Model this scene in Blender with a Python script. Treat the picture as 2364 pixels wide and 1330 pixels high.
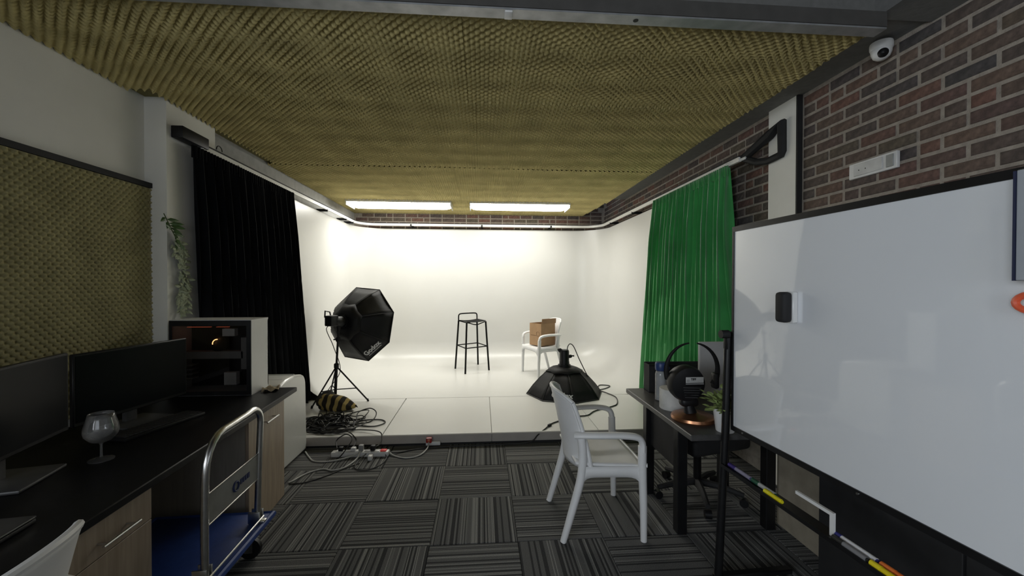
import bpy, bmesh, math, random
import numpy as np
from mathutils import Vector, Matrix
random.seed(7)
for o in list(bpy.data.objects): bpy.data.objects.remove(o, do_unlink=True)
sc = bpy.context.scene
COL = sc.collection
PI = math.pi

# ---------------------------------------------------------------- camera
CH = 1.4757
F = 938.54
yaw, pit, rol = 0.0741413, -0.0098491, 0.0017216
fw = Vector((math.sin(yaw)*math.cos(pit), math.cos(yaw)*math.cos(pit), math.sin(pit)))
rt0 = Vector((math.cos(yaw), -math.sin(yaw), 0)); up0 = rt0.cross(fw)
rt = rt0*math.cos(rol)+up0*math.sin(rol); up = -rt0*math.sin(rol)+up0*math.cos(rol)
cd = bpy.data.cameras.new('camera'); cd.sensor_fit = 'HORIZONTAL'; cd.sensor_width = 36; cd.lens = F/2364*36
cd.clip_start = .02
cam = bpy.data.objects.new('camera', cd); COL.objects.link(cam)
cam.matrix_world = Matrix(((rt.x, up.x, -fw.x, 0), (rt.y, up.y, -fw.y, 0), (rt.z, up.z, -fw.z, CH), (0, 0, 0, 1)))
sc.camera = cam
# ---------------------------------------------------------------- world, exposure, added cool fill lights at invented windows behind the viewer
w = bpy.data.worlds.new('world'); sc.world = w; w.use_nodes = True
w.node_tree.nodes['Background'].inputs[0].default_value = (.6, .7, .9, 1)
w.node_tree.nodes['Background'].inputs[1].default_value = 1.0
sc.view_settings.view_transform = 'Standard'; sc.view_settings.look = 'None'
sc.view_settings.exposure = 0.0; sc.view_settings.gamma = 1.0
LAMP = 20.0          # emission of the two stage lights
FILL_SIDE = 78.0        # added cool fill at an invented side window behind the camera
FILL_REAR = 16.0       # added weak fill at an invented rear window behind the camera
ld = bpy.data.lights.new('added_fill_side', 'AREA'); ld.shape = 'RECTANGLE'; ld.size = 1.1; ld.size_y = 1.7
ld.energy = FILL_SIDE; ld.color = (.86, .93, 1.0)
lo = bpy.data.objects.new('added_fill_side', ld); COL.objects.link(lo)
lo.location = (-2.235, -1.6, 1.7); lo.rotation_euler = (0, -PI/2, 0)
ld2 = bpy.data.lights.new('added_fill_rear', 'AREA'); ld2.shape = 'RECTANGLE'; ld2.size = 2.2; ld2.size_y = 1.1; ld2.energy = FILL_REAR; ld2.color = (.90, .95, 1.0)
lo2 = bpy.data.objects.new('added_fill_rear', ld2); COL.objects.link(lo2); lo2.location = (-.1, -2.985, 1.75); lo2.rotation_euler = (PI/2, 0, 0)

# ---------------------------------------------------------------- materials
MATS = {}
def nt_new(name):
    m = bpy.data.materials.new(name); m.use_nodes = True
    return m, m.node_tree, m.node_tree.nodes['Principled BSDF']
def pm(name, col, rough=.6, metal=0, var=.12, scale=14, bump=0, bscale=60, coat=0, spec=.5, sheen=0, coatr=.1):
    if name in MATS: return MATS[name]
    m, nt, b = nt_new(name)
    tc = nt.nodes.new('ShaderNodeTexCoord'); n = nt.nodes.new('ShaderNodeTexNoise')
    n.inputs['Scale'].default_value = scale; n.inputs['Detail'].default_value = 4
    nt.links.new(tc.outputs['Object'], n.inputs['Vector'])
    r = nt.nodes.new('ShaderNodeValToRGB')
    a = [max(0, c*(1-var)) for c in col]; c2 = [min(1, c*(1+var)) for c in col]
    r.color_ramp.elements[0].position = .3; r.color_ramp.elements[1].position = .7
    r.color_ramp.elements[0].color = (*a, 1); r.color_ramp.elements[1].color = (*c2, 1)
    nt.links.new(n.outputs['Fac'], r.inputs['Fac']); nt.links.new(r.outputs['Color'], b.inputs['Base Color'])
    b.inputs['Roughness'].default_value = rough; b.inputs['Metallic'].default_value = metal
    b.inputs['Specular IOR Level'].default_value = spec
    b.inputs['Coat Weight'].default_value = coat; b.inputs['Coat Roughness'].default_value = coatr
    if sheen: b.inputs['Sheen Weight'].default_value = sheen
    if bump:
        n2 = nt.nodes.new('ShaderNodeTexNoise'); n2.inputs['Scale'].default_value = bscale; n2.inputs['Detail'].default_value = 5
        nt.links.new(tc.outputs['Object'], n2.inputs['Vector'])
        bp = nt.nodes.new('ShaderNodeBump'); bp.inputs['Strength'].default_value = bump; bp.inputs['Distance'].default_value = .01
        nt.links.new(n2.outputs['Fac'], bp.inputs['Height']); nt.links.new(bp.outputs['Normal'], b.inputs['Normal'])
    MATS[name] = m; return m
def emit(name, col, s):
    m, nt, b = nt_new(name)
    b.inputs['Base Color'].default_value = (*col, 1); b.inputs['Emission Color'].default_value = (*col, 1)
    b.inputs['Emission Strength'].default_value = s; return m
def glassmat(name, tint, rough=.02, haze=0):
    m, nt, b = nt_new(name)
    nt.nodes.remove(b); out = nt.nodes['Material Output']
    t = nt.nodes.new('ShaderNodeBsdfTransparent'); t.inputs[0].default_value = (*tint, 1)
    g = nt.nodes.new('ShaderNodeBsdfGlossy'); g.inputs['Roughness'].default_value = rough
    f = nt.nodes.new('ShaderNodeFresnel'); f.inputs[0].default_value = 1.45
    mx = nt.nodes.new('ShaderNodeMixShader')
    nt.links.new(f.outputs[0], mx.inputs[0]); nt.links.new(t.outputs[0], mx.inputs[1]); nt.links.new(g.outputs[0], mx.inputs[2])
    if haze:
        d_ = nt.nodes.new('ShaderNodeBsdfDiffuse'); d_.inputs[0].default_value = (.8, .8, .8, 1); m3 = nt.nodes.new('ShaderNodeMixShader'); m3.inputs[0].default_value = haze
        nt.links.new(mx.outputs[0], m3.inputs[1]); nt.links.new(d_.outputs[0], m3.inputs[2]); mx = m3
    nt.links.new(mx.outputs[0], out.inputs['Surface']); return m

M_WALL = pm('wall_paint', (.82, .81, .76), .7, var=.04, scale=3, bump=.05, bscale=200)
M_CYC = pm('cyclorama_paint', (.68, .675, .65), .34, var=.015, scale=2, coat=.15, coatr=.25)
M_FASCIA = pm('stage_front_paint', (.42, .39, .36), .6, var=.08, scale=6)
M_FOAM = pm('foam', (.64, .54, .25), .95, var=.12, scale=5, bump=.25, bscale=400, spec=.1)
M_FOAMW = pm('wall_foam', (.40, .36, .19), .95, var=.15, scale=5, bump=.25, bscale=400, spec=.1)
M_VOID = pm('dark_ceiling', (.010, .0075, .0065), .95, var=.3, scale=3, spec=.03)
M_TRIM = pm('grey_ceiling_board', (.17, .17, .165), .8, var=.1, scale=30, bump=.1)
M_STEEL = pm('galvanised_steel', (.42, .43, .44), .45, .5, var=.2, scale=12)
M_BLK = pm('black_plastic', (.009, .009, .010), .45, var=.2, spec=.3)
M_BLKM = pm('black_matt', (.014, .014, .015), .75, var=.2)
M_BLKMET = pm('black_metal', (.012, .012, .013), .35, .3, var=.2)
M_WHITE = pm('white_plastic', (.74, .74, .73), .35, var=.02)
M_RESIN = pm('white_resin', (.80, .80, .80), .42, var=.03, scale=8, bump=.03, bscale=300)
M_CHROME = pm('brushed_metal', (.62, .62, .61), .28, 1, var=.06, scale=40)
M_RAIL = pm('white_rail', (.82, .81, .78), .4, var=.03)
M_GREY = pm('grey_plastic', (.32, .32, .32), .5, var=.06)
M_CABLE = pm('black_cable_rubber', (.012, .012, .012), .5, var=.2)
M_CABLEW = pm('grey_cable_rubber', (.48, .48, .46), .5, var=.05)
M_MORTAR = pm('mortar', (.34, .30, .255), .95, var=.18, scale=25, bump=.5, bscale=150)
M_GLASS = glassmat('clear_glass', (.95, .96, .96))
M_TINT = glassmat('tinted_glass', (.72, .71, .70), .03)

def brick_mat(name, cols):
    m, nt, b = nt_new(name)
    oi = nt.nodes.new('ShaderNodeObjectInfo'); tc = nt.nodes.new('ShaderNodeTexCoord')
    r = nt.nodes.new('ShaderNodeValToRGB'); e = r.color_ramp.elements
    e[0].color = (*cols[0], 1); e[1].color = (*cols[-1], 1)
    for i, c in enumerate(cols[1:-1]):
        k = e.new((i+1)/(len(cols)-1)); k.color = (*c, 1)
    nt.links.new(oi.outputs['Random'], r.inputs['Fac'])
    n = nt.nodes.new('ShaderNodeTexNoise'); n.inputs['Scale'].default_value = 38; n.inputs['Detail'].default_value = 6
    nt.links.new(tc.outputs['Object'], n.inputs['Vector'])
    mx = nt.nodes.new('ShaderNodeMix'); mx.data_type = 'RGBA'; mx.blend_type = 'MULTIPLY'; mx.inputs[0].default_value = .7
    r2 = nt.nodes.new('ShaderNodeValToRGB'); r2.color_ramp.elements[0].color = (.35, .35, .36, 1); r2.color_ramp.elements[1].color = (1.35, 1.3, 1.25, 1)
    r2.color_ramp.elements[0].position = .3; r2.color_ramp.elements[1].position = .7
    nt.links.new(n.outputs['Fac'], r2.inputs['Fac'])
    nt.links.new(r.outputs['Color'], mx.inputs[6]); nt.links.new(r2.outputs['Color'], mx.inputs[7])
    nt.links.new(mx.outputs[2], b.inputs['Base Color']); b.inputs['Roughness'].default_value = .9
    bp = nt.nodes.new('ShaderNodeBump'); bp.inputs['Strength'].default_value = .5; bp.inputs['Distance'].default_value = .006
    nt.links.new(n.outputs['Fac'], bp.inputs['Height']); nt.links.new(bp.outputs['Normal'], b.inputs['Normal'])
    return m
M_BRICK = brick_mat('brick', [(.17, .095, .075), (.095, .08, .072), (.16, .11, .085), (.075, .07, .07), (.18, .095, .075), (.12, .10, .075), (.11, .08, .072)])

def carpet_mat():
    m, nt, b = nt_new('striped_carpet')
    tc = nt.nodes.new('ShaderNodeTexCoord'); oi = nt.nodes.new('ShaderNodeObjectInfo')
    sp = nt.nodes.new('ShaderNodeSeparateXYZ'); nt.links.new(tc.outputs['Object'], sp.inputs[0])
    def math_(op, a, bb=None):
        n = nt.nodes.new('ShaderNodeMath'); n.operation = op
        for i, v in enumerate((a, bb)):
            if v is None: continue
            if isinstance(v, (int, float)): n.inputs[i].default_value = v
            else: nt.links.new(v, n.inputs[i])
        return n.outputs[0]
    seed = math_('MULTIPLY', oi.outputs['Random'], 57.0)
    lane = math_('FLOOR', math_('MULTIPLY', sp.outputs['Y'], 92.0))          # 11 mm lanes
    wn = nt.nodes.new('ShaderNodeTexNoise'); wn.noise_dimensions = '1D'; wn.inputs['Scale'].default_value = .62; wn.inputs['Detail'].default_value = 1.0
    nt.links.new(math_('ADD', lane, math_('MULTIPLY', seed, 3.1)), wn.inputs['W'])
    r = nt.nodes.new('ShaderNodeValToRGB'); r.color_ramp.interpolation = 'CONSTANT'; e = r.color_ramp.elements
    e[0].position = 0; e[0].color = (.044, .045, .046, 1); e[1].position = .46; e[1].color = (.125, .125, .124, 1)
    k = e.new(.60); k.color = (.165, .165, .162, 1)
    nt.links.new(wn.outputs['Fac'], r.inputs['Fac'])
    # thin light threads
    lane2 = math_('FLOOR', math_('MULTIPLY', sp.outputs['Y'], 184.0))
    w2 = nt.nodes.new('ShaderNodeTexWhiteNoise'); w2.noise_dimensions = '1D'
    nt.links.new(math_('ADD', lane2, seed), w2.inputs['W'])
    th = math_('GREATER_THAN', w2.outputs['Value'], .88)
    mx = nt.nodes.new('ShaderNodeMix'); mx.data_type = 'RGBA'; mx.inputs[7].default_value = (.25, .25, .24, 1)
    nt.links.new(th, mx.inputs[0]); nt.links.new(r.outputs['Color'], mx.inputs[6])
    n3 = nt.nodes.new('ShaderNodeTexNoise'); n3.inputs['Scale'].default_value = 320; n3.inputs['Detail'].default_value = 2
    nt.links.new(tc.outputs['Object'], n3.inputs['Vector'])
    r3 = nt.nodes.new('ShaderNodeValToRGB'); r3.color_ramp.elements[0].color = (.45, .45, .45, 1); r3.color_ramp.elements[1].color = (1.5, 1.5, 1.5, 1)
    r3.color_ramp.elements[0].position = .3; r3.color_ramp.elements[1].position = .7
    nt.links.new(n3.outputs['Fac'], r3.inputs['Fac'])
    m2 = nt.nodes.new('ShaderNodeMix'); m2.data_type = 'RGBA'; m2.blend_type = 'MULTIPLY'; m2.inputs[0].default_value = 1
    nt.links.new(mx.outputs[2], m2.inputs[6]); nt.links.new(r3.outputs['Color'], m2.inputs[7])
    nt.links.new(m2.outputs[2], b.inputs['Base Color']); b.inputs['Roughness'].default_value = .95; b.inputs['Specular IOR Level'].default_value = .15
    bp = nt.nodes.new('ShaderNodeBump'); bp.inputs['Strength'].default_value = .6; bp.inputs['Distance'].default_value = .004
    nt.links.new(n3.outputs['Fac'], bp.inputs['Height']); nt.links.new(bp.outputs['Normal'], b.inputs['Normal'])
    return m
M_CARPET = carpet_mat()

def wood_mat(name, c1, c2, axis=2, rough=.45):
    m, nt, b = nt_new(name)
    tc = nt.nodes.new('ShaderNodeTexCoord'); mp = nt.nodes.new('ShaderNodeMapping')
    s = [22, 22, 22]; s[axis] = 1.6; mp.inputs['Scale'].default_value = s
    n = nt.nodes.new('ShaderNodeTexNoise'); n.inputs['Scale'].default_value = 2.2; n.inputs['Detail'].default_value = 6; n.inputs['Distortion'].default_value = .6
    r = nt.nodes.new('ShaderNodeValToRGB'); r.color_ramp.elements[0].color = (*c1, 1); r.color_ramp.elements[1].color = (*c2, 1)
    r.color_ramp.elements[0].position = .3; r.color_ramp.elements[1].position = .7
    nt.links.new(tc.outputs['Object'], mp.inputs[0]); nt.links.new(mp.outputs[0], n.inputs['Vector'])
    nt.links.new(n.outputs['Fac'], r.inputs['Fac']); nt.links.new(r.outputs['Color'], b.inputs['Base Color'])
    b.inputs['Roughness'].default_value = rough; return m
M_OAK = wood_mat('oak_laminate', (.30, .235, .175), (.41, .33, .25))
M_OAKG = wood_mat('grey_laminate', (.30, .275, .235), (.36, .33, .285))
M_COUNTER = pm('black_laminate', (.006, .006, .007), .42, var=.3, scale=30, spec=.18)

# ---------------------------------------------------------------- mesh helpers
class MB:
    def __init__(s): s.v = []; s.f = []; s.m = Matrix.Identity(4)
    def add(s, vs, fs):
        k = len(s.v); s.v += [tuple(s.m @ Vector(p)) for p in vs]; s.f += [tuple(i+k for i in f) for f in fs]; return s
    def box(s, c, d, rz=0):
        x, y, z = [q/2 for q in d]; R = Matrix.Rotation(rz, 3, 'Z')
        vs = [Vector(c)+R @ Vector((a*x, b*y, e*z)) for a in (-1, 1) for b in (-1, 1) for e in (-1, 1)]
        return s.add(vs, [(0, 1, 3, 2), (4, 6, 7, 5), (0, 4, 5, 1), (2, 3, 7, 6), (0, 2, 6, 4), (1, 5, 7, 3)])
    def bb(s, x0, x1, y0, y1, z0, z1): return s.box(((x0+x1)/2, (y0+y1)/2, (z0+z1)/2), (x1-x0, y1-y0, z1-z0))
    def rbox(s, c, d, r=.01, seg=2, rz=0):
        bm = bmesh.new(); bmesh.ops.create_cube(bm, size=1)
        for v in bm.verts: v.co = Vector((v.co.x*d[0], v.co.y*d[1], v.co.z*d[2]))
        bmesh.ops.bevel(bm, geom=bm.edges[:], offset=min(r, min(d)*.49), segments=seg, affect='EDGES', profile=.5)
        R = Matrix.Rotation(rz, 3, 'Z')
        bm.verts.index_update()
        s.add([Vector(c)+R @ v.co for v in bm.verts], [[v.index for v in f.verts] for f in bm.faces]); bm.free(); return s
    def rbb(s, x0, x1, y0, y1, z0, z1, r=.01, seg=2): return s.rbox(((x0+x1)/2, (y0+y1)/2, (z0+z1)/2), (x1-x0, y1-y0, z1-z0), r, seg)
    def tube(s, pts, r, n=8, closed=False, sy=1.0, ref=None):
        P = [Vector(p) for p in pts]; N = len(P)
        rs = r if isinstance(r, (list, tuple)) else [r]*N
        vs = []; prev = None
        for i in range(N):
            if closed: t = P[(i+1) % N]-P[i-1]
            else: t = P[min(i+1, N-1)]-P[max(i-1, 0)]
            t = t.normalized() if t.length > 1e-9 else Vector((0, 0, 1))
            if prev is None:
                a = Vector(ref) if ref else (Vector((0, 0, 1)) if abs(t.z) < .9 else Vector((1, 0, 0)))
            else: a = prev
            u = (a-t*a.dot(t)); u = u.normalized() if u.length > 1e-6 else t.orthogonal().normalized()
            prev = u; q = t.cross(u)
            for k in range(n):
                an = 2*PI*k/n; vs.append(P[i]+u*math.cos(an)*rs[i]+q*math.sin(an)*rs[i]*sy)
        fs = []
        for i in range(N if closed else N-1):
            for k in range(n):
                a = i*n+k; b = i*n+(k+1) % n; c = ((i+1) % N)*n+(k+1) % n; d = ((i+1) % N)*n+k
                fs.append((a, b, c, d))
        if not closed: fs += [tuple(range(n))[::-1], tuple(range((N-1)*n, N*n))]
        return s.add(vs, fs)
    def cyl(s, a, b, r, r2=None, n=16): return s.tube([a, b], [r, r if r2 is None else r2], n)
    def lathe(s, prof, c=(0, 0, 0), n=24, cap=True):
        vs = []; fs = []; m = len(prof)
        for (r, z) in prof:
            for k in range(n): a = 2*PI*k/n; vs.append((c[0]+r*math.cos(a), c[1]+r*math.sin(a), c[2]+z))
        for i in range(m-1):
            for k in range(n): fs.append((i*n+k, i*n+(k+1) % n, (i+1)*n+(k+1) % n, (i+1)*n+k))
        if cap: fs += [tuple(range(n))[::-1], tuple(range((m-1)*n, m*n))]
        return s.add(vs, fs)
    def prism(s, poly, z0, z1):
        n = len(poly)
        return s.add([(x, y, z0) for x, y in poly]+[(x, y, z1) for x, y in poly],
                     [tuple(range(n))[::-1], tuple(range(n, 2*n))]+[(i, (i+1) % n, n+(i+1) % n, n+i) for i in range(n)])
    def sheet(s, fn, nu, nv, closed_u=False):
        vs = [fn(i/nu, j/nv) for j in range(nv+1) for i in range(nu+1)]
        return s.add(vs, [(j*(nu+1)+i, j*(nu+1)+i+1, (j+1)*(nu+1)+i+1, (j+1)*(nu+1)+i) for j in range(nv) for i in range(nu)])
    def mesh(s, name, mat, smooth=True):
        me = bpy.data.meshes.new(name); me.from_pydata(s.v, [], s.f); me.materials.append(mat)
        if smooth:
            me.polygons.foreach_set('use_smooth', [True]*len(me.polygons))
            try: me.set_sharp_from_angle(angle=math.radians(38))
            except Exception: pass
        me.update(); return me
    def build(s, name, mat, parent=None, smooth=True, loc=None, rz=0):
        o = bpy.data.objects.new(name, s.mesh(name, mat, smooth)); COL.objects.link(o)
        if parent is not None: o.parent = parent
        if loc: o.location = loc
        if rz: o.rotation_euler = (0, 0, rz)
        return o
def solid(o, t, off=0):
    md = o.modifiers.new('thickness', 'SOLIDIFY'); md.thickness = t; md.offset = off; return o
def tag(o, label, cat, group=None):
    o['label'] = label; o['category'] = cat
    if group: o['group'] = group
    return o
def struct(o, label=None):
    o['kind'] = 'structure'
    if label: o['label'] = label
    return o
def thing(name, label, cat, loc=(0, 0, 0), rz=0, group=None):
    o = bpy.data.objects.new(name, None); COL.objects.link(o); o.empty_display_size = .05
    o.location = loc; o.rotation_euler = (0, 0, rz); return tag(o, label, cat, group)
def dup(root, loc, rz, label):
    def cp(o, par):
        c = o.copy(); COL.objects.link(c); c.parent = par
        for ch in list(o.children): cp(ch, c)
        return c
    r = cp(root, None); r.location = loc; r.rotation_euler = (0, 0, rz); r['label'] = label; return r
def arc(c, r, a0, a1, n, ax=(1, 0, 0), ay=(0, 0, 1)):
    c = Vector(c); ax = Vector(ax); ay = Vector(ay)
    return [c+ax*r*math.cos(a0+(a1-a0)*i/n)+ay*r*math.sin(a0+(a1-a0)*i/n) for i in range(n+1)]
def spline(pts, n=8):
    P = [Vector(p) for p in pts]; P = [P[0]*2-P[1]]+P+[P[-1]*2-P[-2]]; out = []
    for i in range(1, len(P)-2):
        for k in range(n):
            t = k/n; a, b, c, d = P[i-1], P[i], P[i+1], P[i+2]
            out.append(.5*((2*b)+(-a+c)*t+(2*a-5*b+4*c-d)*t*t+(-a+3*b-3*c+d)*t**3))
    out.append(P[-2]); return out

# ================================================================ THE ROOM
XL, XL2, XR = -2.25, -2.20, 2.20
YB = 7.22; YS = 3.75; ZS = .10; ZC = 2.78; YBEAM = 1.85
fl = struct(MB().bb(-2.4, 2.4, -3.1, 7.4, -.12, -.012).build('floor', pm('screed', (.05, .05, .05), .9), smooth=False), 'floor laid with charcoal striped carpet tiles')
# carpet tiles
tm = MB(); h = .2485
tm.add([(-h-.001, -h-.001, -.012), (h+.001, -h-.001, -.012), (h+.001, h+.001, -.012), (-h-.001, h+.001, -.012), (-h, -h, -.002), (h, -h, -.002), (h, h, -.002), (-h, h, -.002),
        (-h+.003, -h+.003, 0), (h-.003, -h+.003, 0), (h-.003, h-.003, 0), (-h+.003, h-.003, 0)],
       [(0, 1, 5, 4), (1, 2, 6, 5), (2, 3, 7, 6), (3, 0, 4, 7), (4, 5, 9, 8), (5, 6, 10, 9), (6, 7, 11, 10), (7, 4, 8, 11), (8, 9, 10, 11)])
tme = tm.mesh('carpet_tile', M_CARPET, smooth=False)
for i in range(-1, 8):
    for j in range(-1, 9):
        x = -1.792+(i+.5)*.5; y = 3.308-(j+.5)*.5
        o = bpy.data.objects.new('carpet_tile', tme); COL.objects.link(o); o.parent = fl
        o.location = (x, y, 0); horiz = (i+j) % 2 == 1
        o.rotation_euler = (0, 0, (0 if horiz else PI/2)+(PI if random.random() < .5 else 0))

# walls
wlm = MB(); wlm.bb(XL-.12, XL, -.75, 7.4, 0, 3.4).bb(XL-.12, XL, -3.1, -2.45, 0, 3.4).bb(XL-.12, XL, -2.45, -.75, 0, 1.15).bb(XL-.12, XL, -2.45, -.75, 2.25, 3.4)
wl = struct(wlm.build('wall_left', M_WALL, smooth=False), 'pale painted wall behind the counter')
struct(MB().bb(XL, -2.11, 2.9, 3.40, 0, ZC).build('wall_pillar_left', M_WALL, smooth=False), 'pale painted pillar beside the black curtain')
struct(MB().bb(XL, XL2, 3.40, YB, 0, ZC).build('wall_left_rear', pm('grey_wall', (.42, .42, .41), .7), smooth=False), 'grey wall above the white studio backdrop on the left')
wr = struct(MB().bb(XR, XR+.12, -3.1, 7.4, 0, 3.4).build('wall_right', M_MORTAR, smooth=False), 'brown brick wall on the right')
wb_ = struct(MB().bb(XL-.1, XR+.1, YB, YB+.12, 0, 3.4).build('wall_back', M_MORTAR, smooth=False), 'brown brick wall above the white backdrop')
# wall behind the camera with an opening for the added rear window
fr = MB(); fr.bb(XL, -1.2, -3.1, -3.0, 0, 3.4).bb(1.0, XR, -3.1, -3.0, 0, 3.4).bb(-1.2, 1.0, -3.1, -3.0, 0, 1.2).bb(-1.2, 1.0, -3.1, -3.0, 2.3, 3.4)
struct(fr.build('wall_front', M_WALL, smooth=False), 'pale wall behind the viewer with an added window')
wf2 = struct(MB().bb(-1.2, 1.0, -3.08, -3.07, 1.2, 2.3).build('window_added_2', M_GLASS, smooth=False), 'added window pane in the wall behind the viewer')
for x in (-1.17, -.1, .97): MB().bb(x-.03, x+.03, -3.1, -3.04, 1.2, 2.3).build('added_window_frame', M_WHITE, wf2)
wf = struct(MB().bb(XL-.08, XL-.07, -2.45, -.75, 1.15, 2.25).build('window_added_1', M_GLASS, smooth=False), 'added window pane in the left wall behind the viewer')
for y in (-2.42, -1.6, -.78): MB().bb(XL-.10, XL-.03, y-.03, y+.03, 1.15, 2.25).build('added_window_frame', M_WHITE, wf)

# bricks
BP, BC = .212, .0715
def brick_mesh(L, proud=.006):
    a, b = L/2, BC/2-.0082; q = .006
    m = MB(); m.add([(-a, 0, -b), (a, 0, -b), (a, 0, b), (-a, 0, b), (-a+q*.3, -proud*.6, -b+q*.3), (a-q*.3, -proud*.6, -b+q*.3), (a-q*.3, -proud*.6, b-q*.3), (-a+q*.3, -proud*.6, b-q*.3),
                     (-a+q, -proud, -b+q), (a-q, -proud, -b+q), (a-q, -proud, b-q), (-a+q, -proud, b-q)],
                    [(0, 1, 5, 4), (1, 2, 6, 5), (2, 3, 7, 6), (3, 0, 4, 7), (4, 5, 9, 8), (5, 6, 10, 9), (6, 7, 11, 10), (7, 4, 8, 11), (8, 9, 10, 11)])
    return m
BM = brick_mesh(BP-.017).mesh('brick', M_BRICK); BMH = brick_mesh(BP/2-.017).mesh('brick', M_BRICK)
def place_brick(par, half, loc, rz):
    o = bpy.data.objects.new('brick', BMH if half else BM); COL.objects.link(o); o.parent = par
    o.location = (loc[0], loc[1], loc[2]); o.rotation_euler = (0, 0, rz+random.uniform(-.006, .006)); return o
near = []; rest = MB()
PY0, PY1 = 2.665, 2.937          # pale pillar on the right wall
def courses(z, c, ya, yb, step):
    # running bond laid from ya toward yb
    y = ya; first = True; rb = random.Random(c*31+int(ya*10))
    while (yb-y)*step > .03:
        L = BP/2 if (first and c % 2) else BP
        split = (not first) and rb.random() < .10
        first = False
        L = min(L, (yb-y)*step)
        if split and L > BP*.9:
            yield (y+step*L/4, L/2); yield (y+step*L*.75, L/2)
        else: yield (y+step*L/2, L)
        y += step*L
for c in range(38):
    z = 2.762-BC*(c+.5)
    if z < .08: break
    for ym, L in list(courses(z, c, PY0-.02, .5, -1))+list(courses(z, c, PY1+.002, 7.2, 1)):
        vis = (ym < PY0 and ym > .85 and z > 1.62) or (PY1 < ym < 3.35 and z > 1.7) or (ym >= 3.35 and z > 2.43)
        pr = random.uniform(-.002, .003)
        if vis and (abs(L-BP) < .01 or abs(L-BP/2) < .01): near.append((L < BP*.7, (XR-pr, ym, z)))
        elif vis or z > .2:
            rest.m = Matrix.Translation((XR-pr, ym, z)) @ Matrix.Rotation(-PI/2, 4, 'Z')
            bmv = brick_mesh(L-.017); rest.add(bmv.v, bmv.f)
rest.m = Matrix.Identity(4)
near.sort(key=lambda t: t[1][1])
print('bricks right', len(near))
for h_, l_ in near[:270]: place_brick(wr, h_, l_, -PI/2)
ro = rest
for h_, l_ in near[270:]:
    ro.m = Matrix.Translation(l_) @ Matrix.Rotation(-PI/2, 4, 'Z'); bmv = brick_mesh((BP/2 if h_ else BP)-.017); ro.add(bmv.v, bmv.f)
ro.m = Matrix.Identity(4)
bk = ro.build('brickwork', M_BRICK, wr); bk['kind'] = 'stuff'
for c in range(5):
    z = 2.772-BC*(c+.5); x = XL2+.02-(c % 2)*BP/2
    while x < XR-.05:
        half = random.random() < .1; L = BP/2 if half else BP
        xm = x+L/2; x += L
        if xm-L/2 < XL2: continue
        if xm+L/2 > XR: continue
        place_brick(wb_, half, (xm, YB-random.uniform(-.002, .003), z), 0)
for c in range(1, 5):
    z = 2.772+BC*(c-.5); x = 1.78+(c % 2)*BP/2
    while x+BP < XR+.02:
        place_brick(wb_, False, (x+BP/2, YB-random.uniform(-.002, .003), z), 0); x += BP
    y = 6.0+(c % 2)*BP/2
    while y+BP < YB:
        place_brick(wr, False, (XR-random.uniform(-.002, .003), y+BP/2, z-.01), -PI/2); y += BP
# white pillar on the right wall
struct(MB().bb(XR-.035, XR, PY0, PY1, 0, ZC).build('wall_pillar_right', M_WALL, smooth=False), 'pale painted pillar between brick sections')
struct(MB().bb(XR-.038, XR, PY0-.014, PY0-.001, 0, ZC).build('trim_1', M_BLKM, smooth=False), 'thin black edge strip beside the right pillar')

# ceiling: boarded over the stage, open and dark near the viewer
ce = struct(MB().bb(XL, XR, YBEAM, 6.12, ZC, ZC+.1).bb(XL, 1.86, 6.12, YB, ZC, ZC+.1).build('ceiling', M_TRIM, smooth=False), 'ceiling lined with yellow egg-crate foam sheets')
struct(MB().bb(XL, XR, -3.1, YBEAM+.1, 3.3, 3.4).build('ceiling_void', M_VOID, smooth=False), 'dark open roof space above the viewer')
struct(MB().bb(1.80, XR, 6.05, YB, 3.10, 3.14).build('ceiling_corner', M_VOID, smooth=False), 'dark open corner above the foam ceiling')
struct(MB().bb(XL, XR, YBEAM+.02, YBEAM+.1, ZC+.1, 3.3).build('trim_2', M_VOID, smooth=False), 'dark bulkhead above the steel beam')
bmx = MB(); bmx.bb(XL, 1.9, 1.79, 1.855, 2.68, 2.688).bb(XL, 1.9, 1.846, 1.855, 2.68, 2.79)
beam = struct(bmx.build('trim_3', M_STEEL, smooth=False), 'grey steel channel along the foam ceiling edge')
MB().bb(XL, 1.9, 1.788, 1.80, 2.69, 2.76).build('shaded_beam_face', pm('shaded_beam_face', (.075, .072, .068), .8), beam, smooth=False)  # near face of the beam, its shade put into a darker colour
MB().bb(.085, .125, 1.80, 1.84, 2.755, 3.3).build('stud', M_STEEL, beam)
MB().rbb(.10, .135, 1.795, 1.85, 2.672, 2.682, .003).build('clip', M_WHITE, beam)
MB().cyl((.70, 1.822, 2.679), (.70, 1.822, 2.683), .012).build('bolt_hole', M_BLK, beam)
# wall/ceiling margin in front of beam on the right
struct(MB().bb(1.90, XR, -3.0, YBEAM, 2.765, 3.3).build('trim_4', M_TRIM, smooth=False), 'dark grey ledge at the top of the brick wall')

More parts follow.
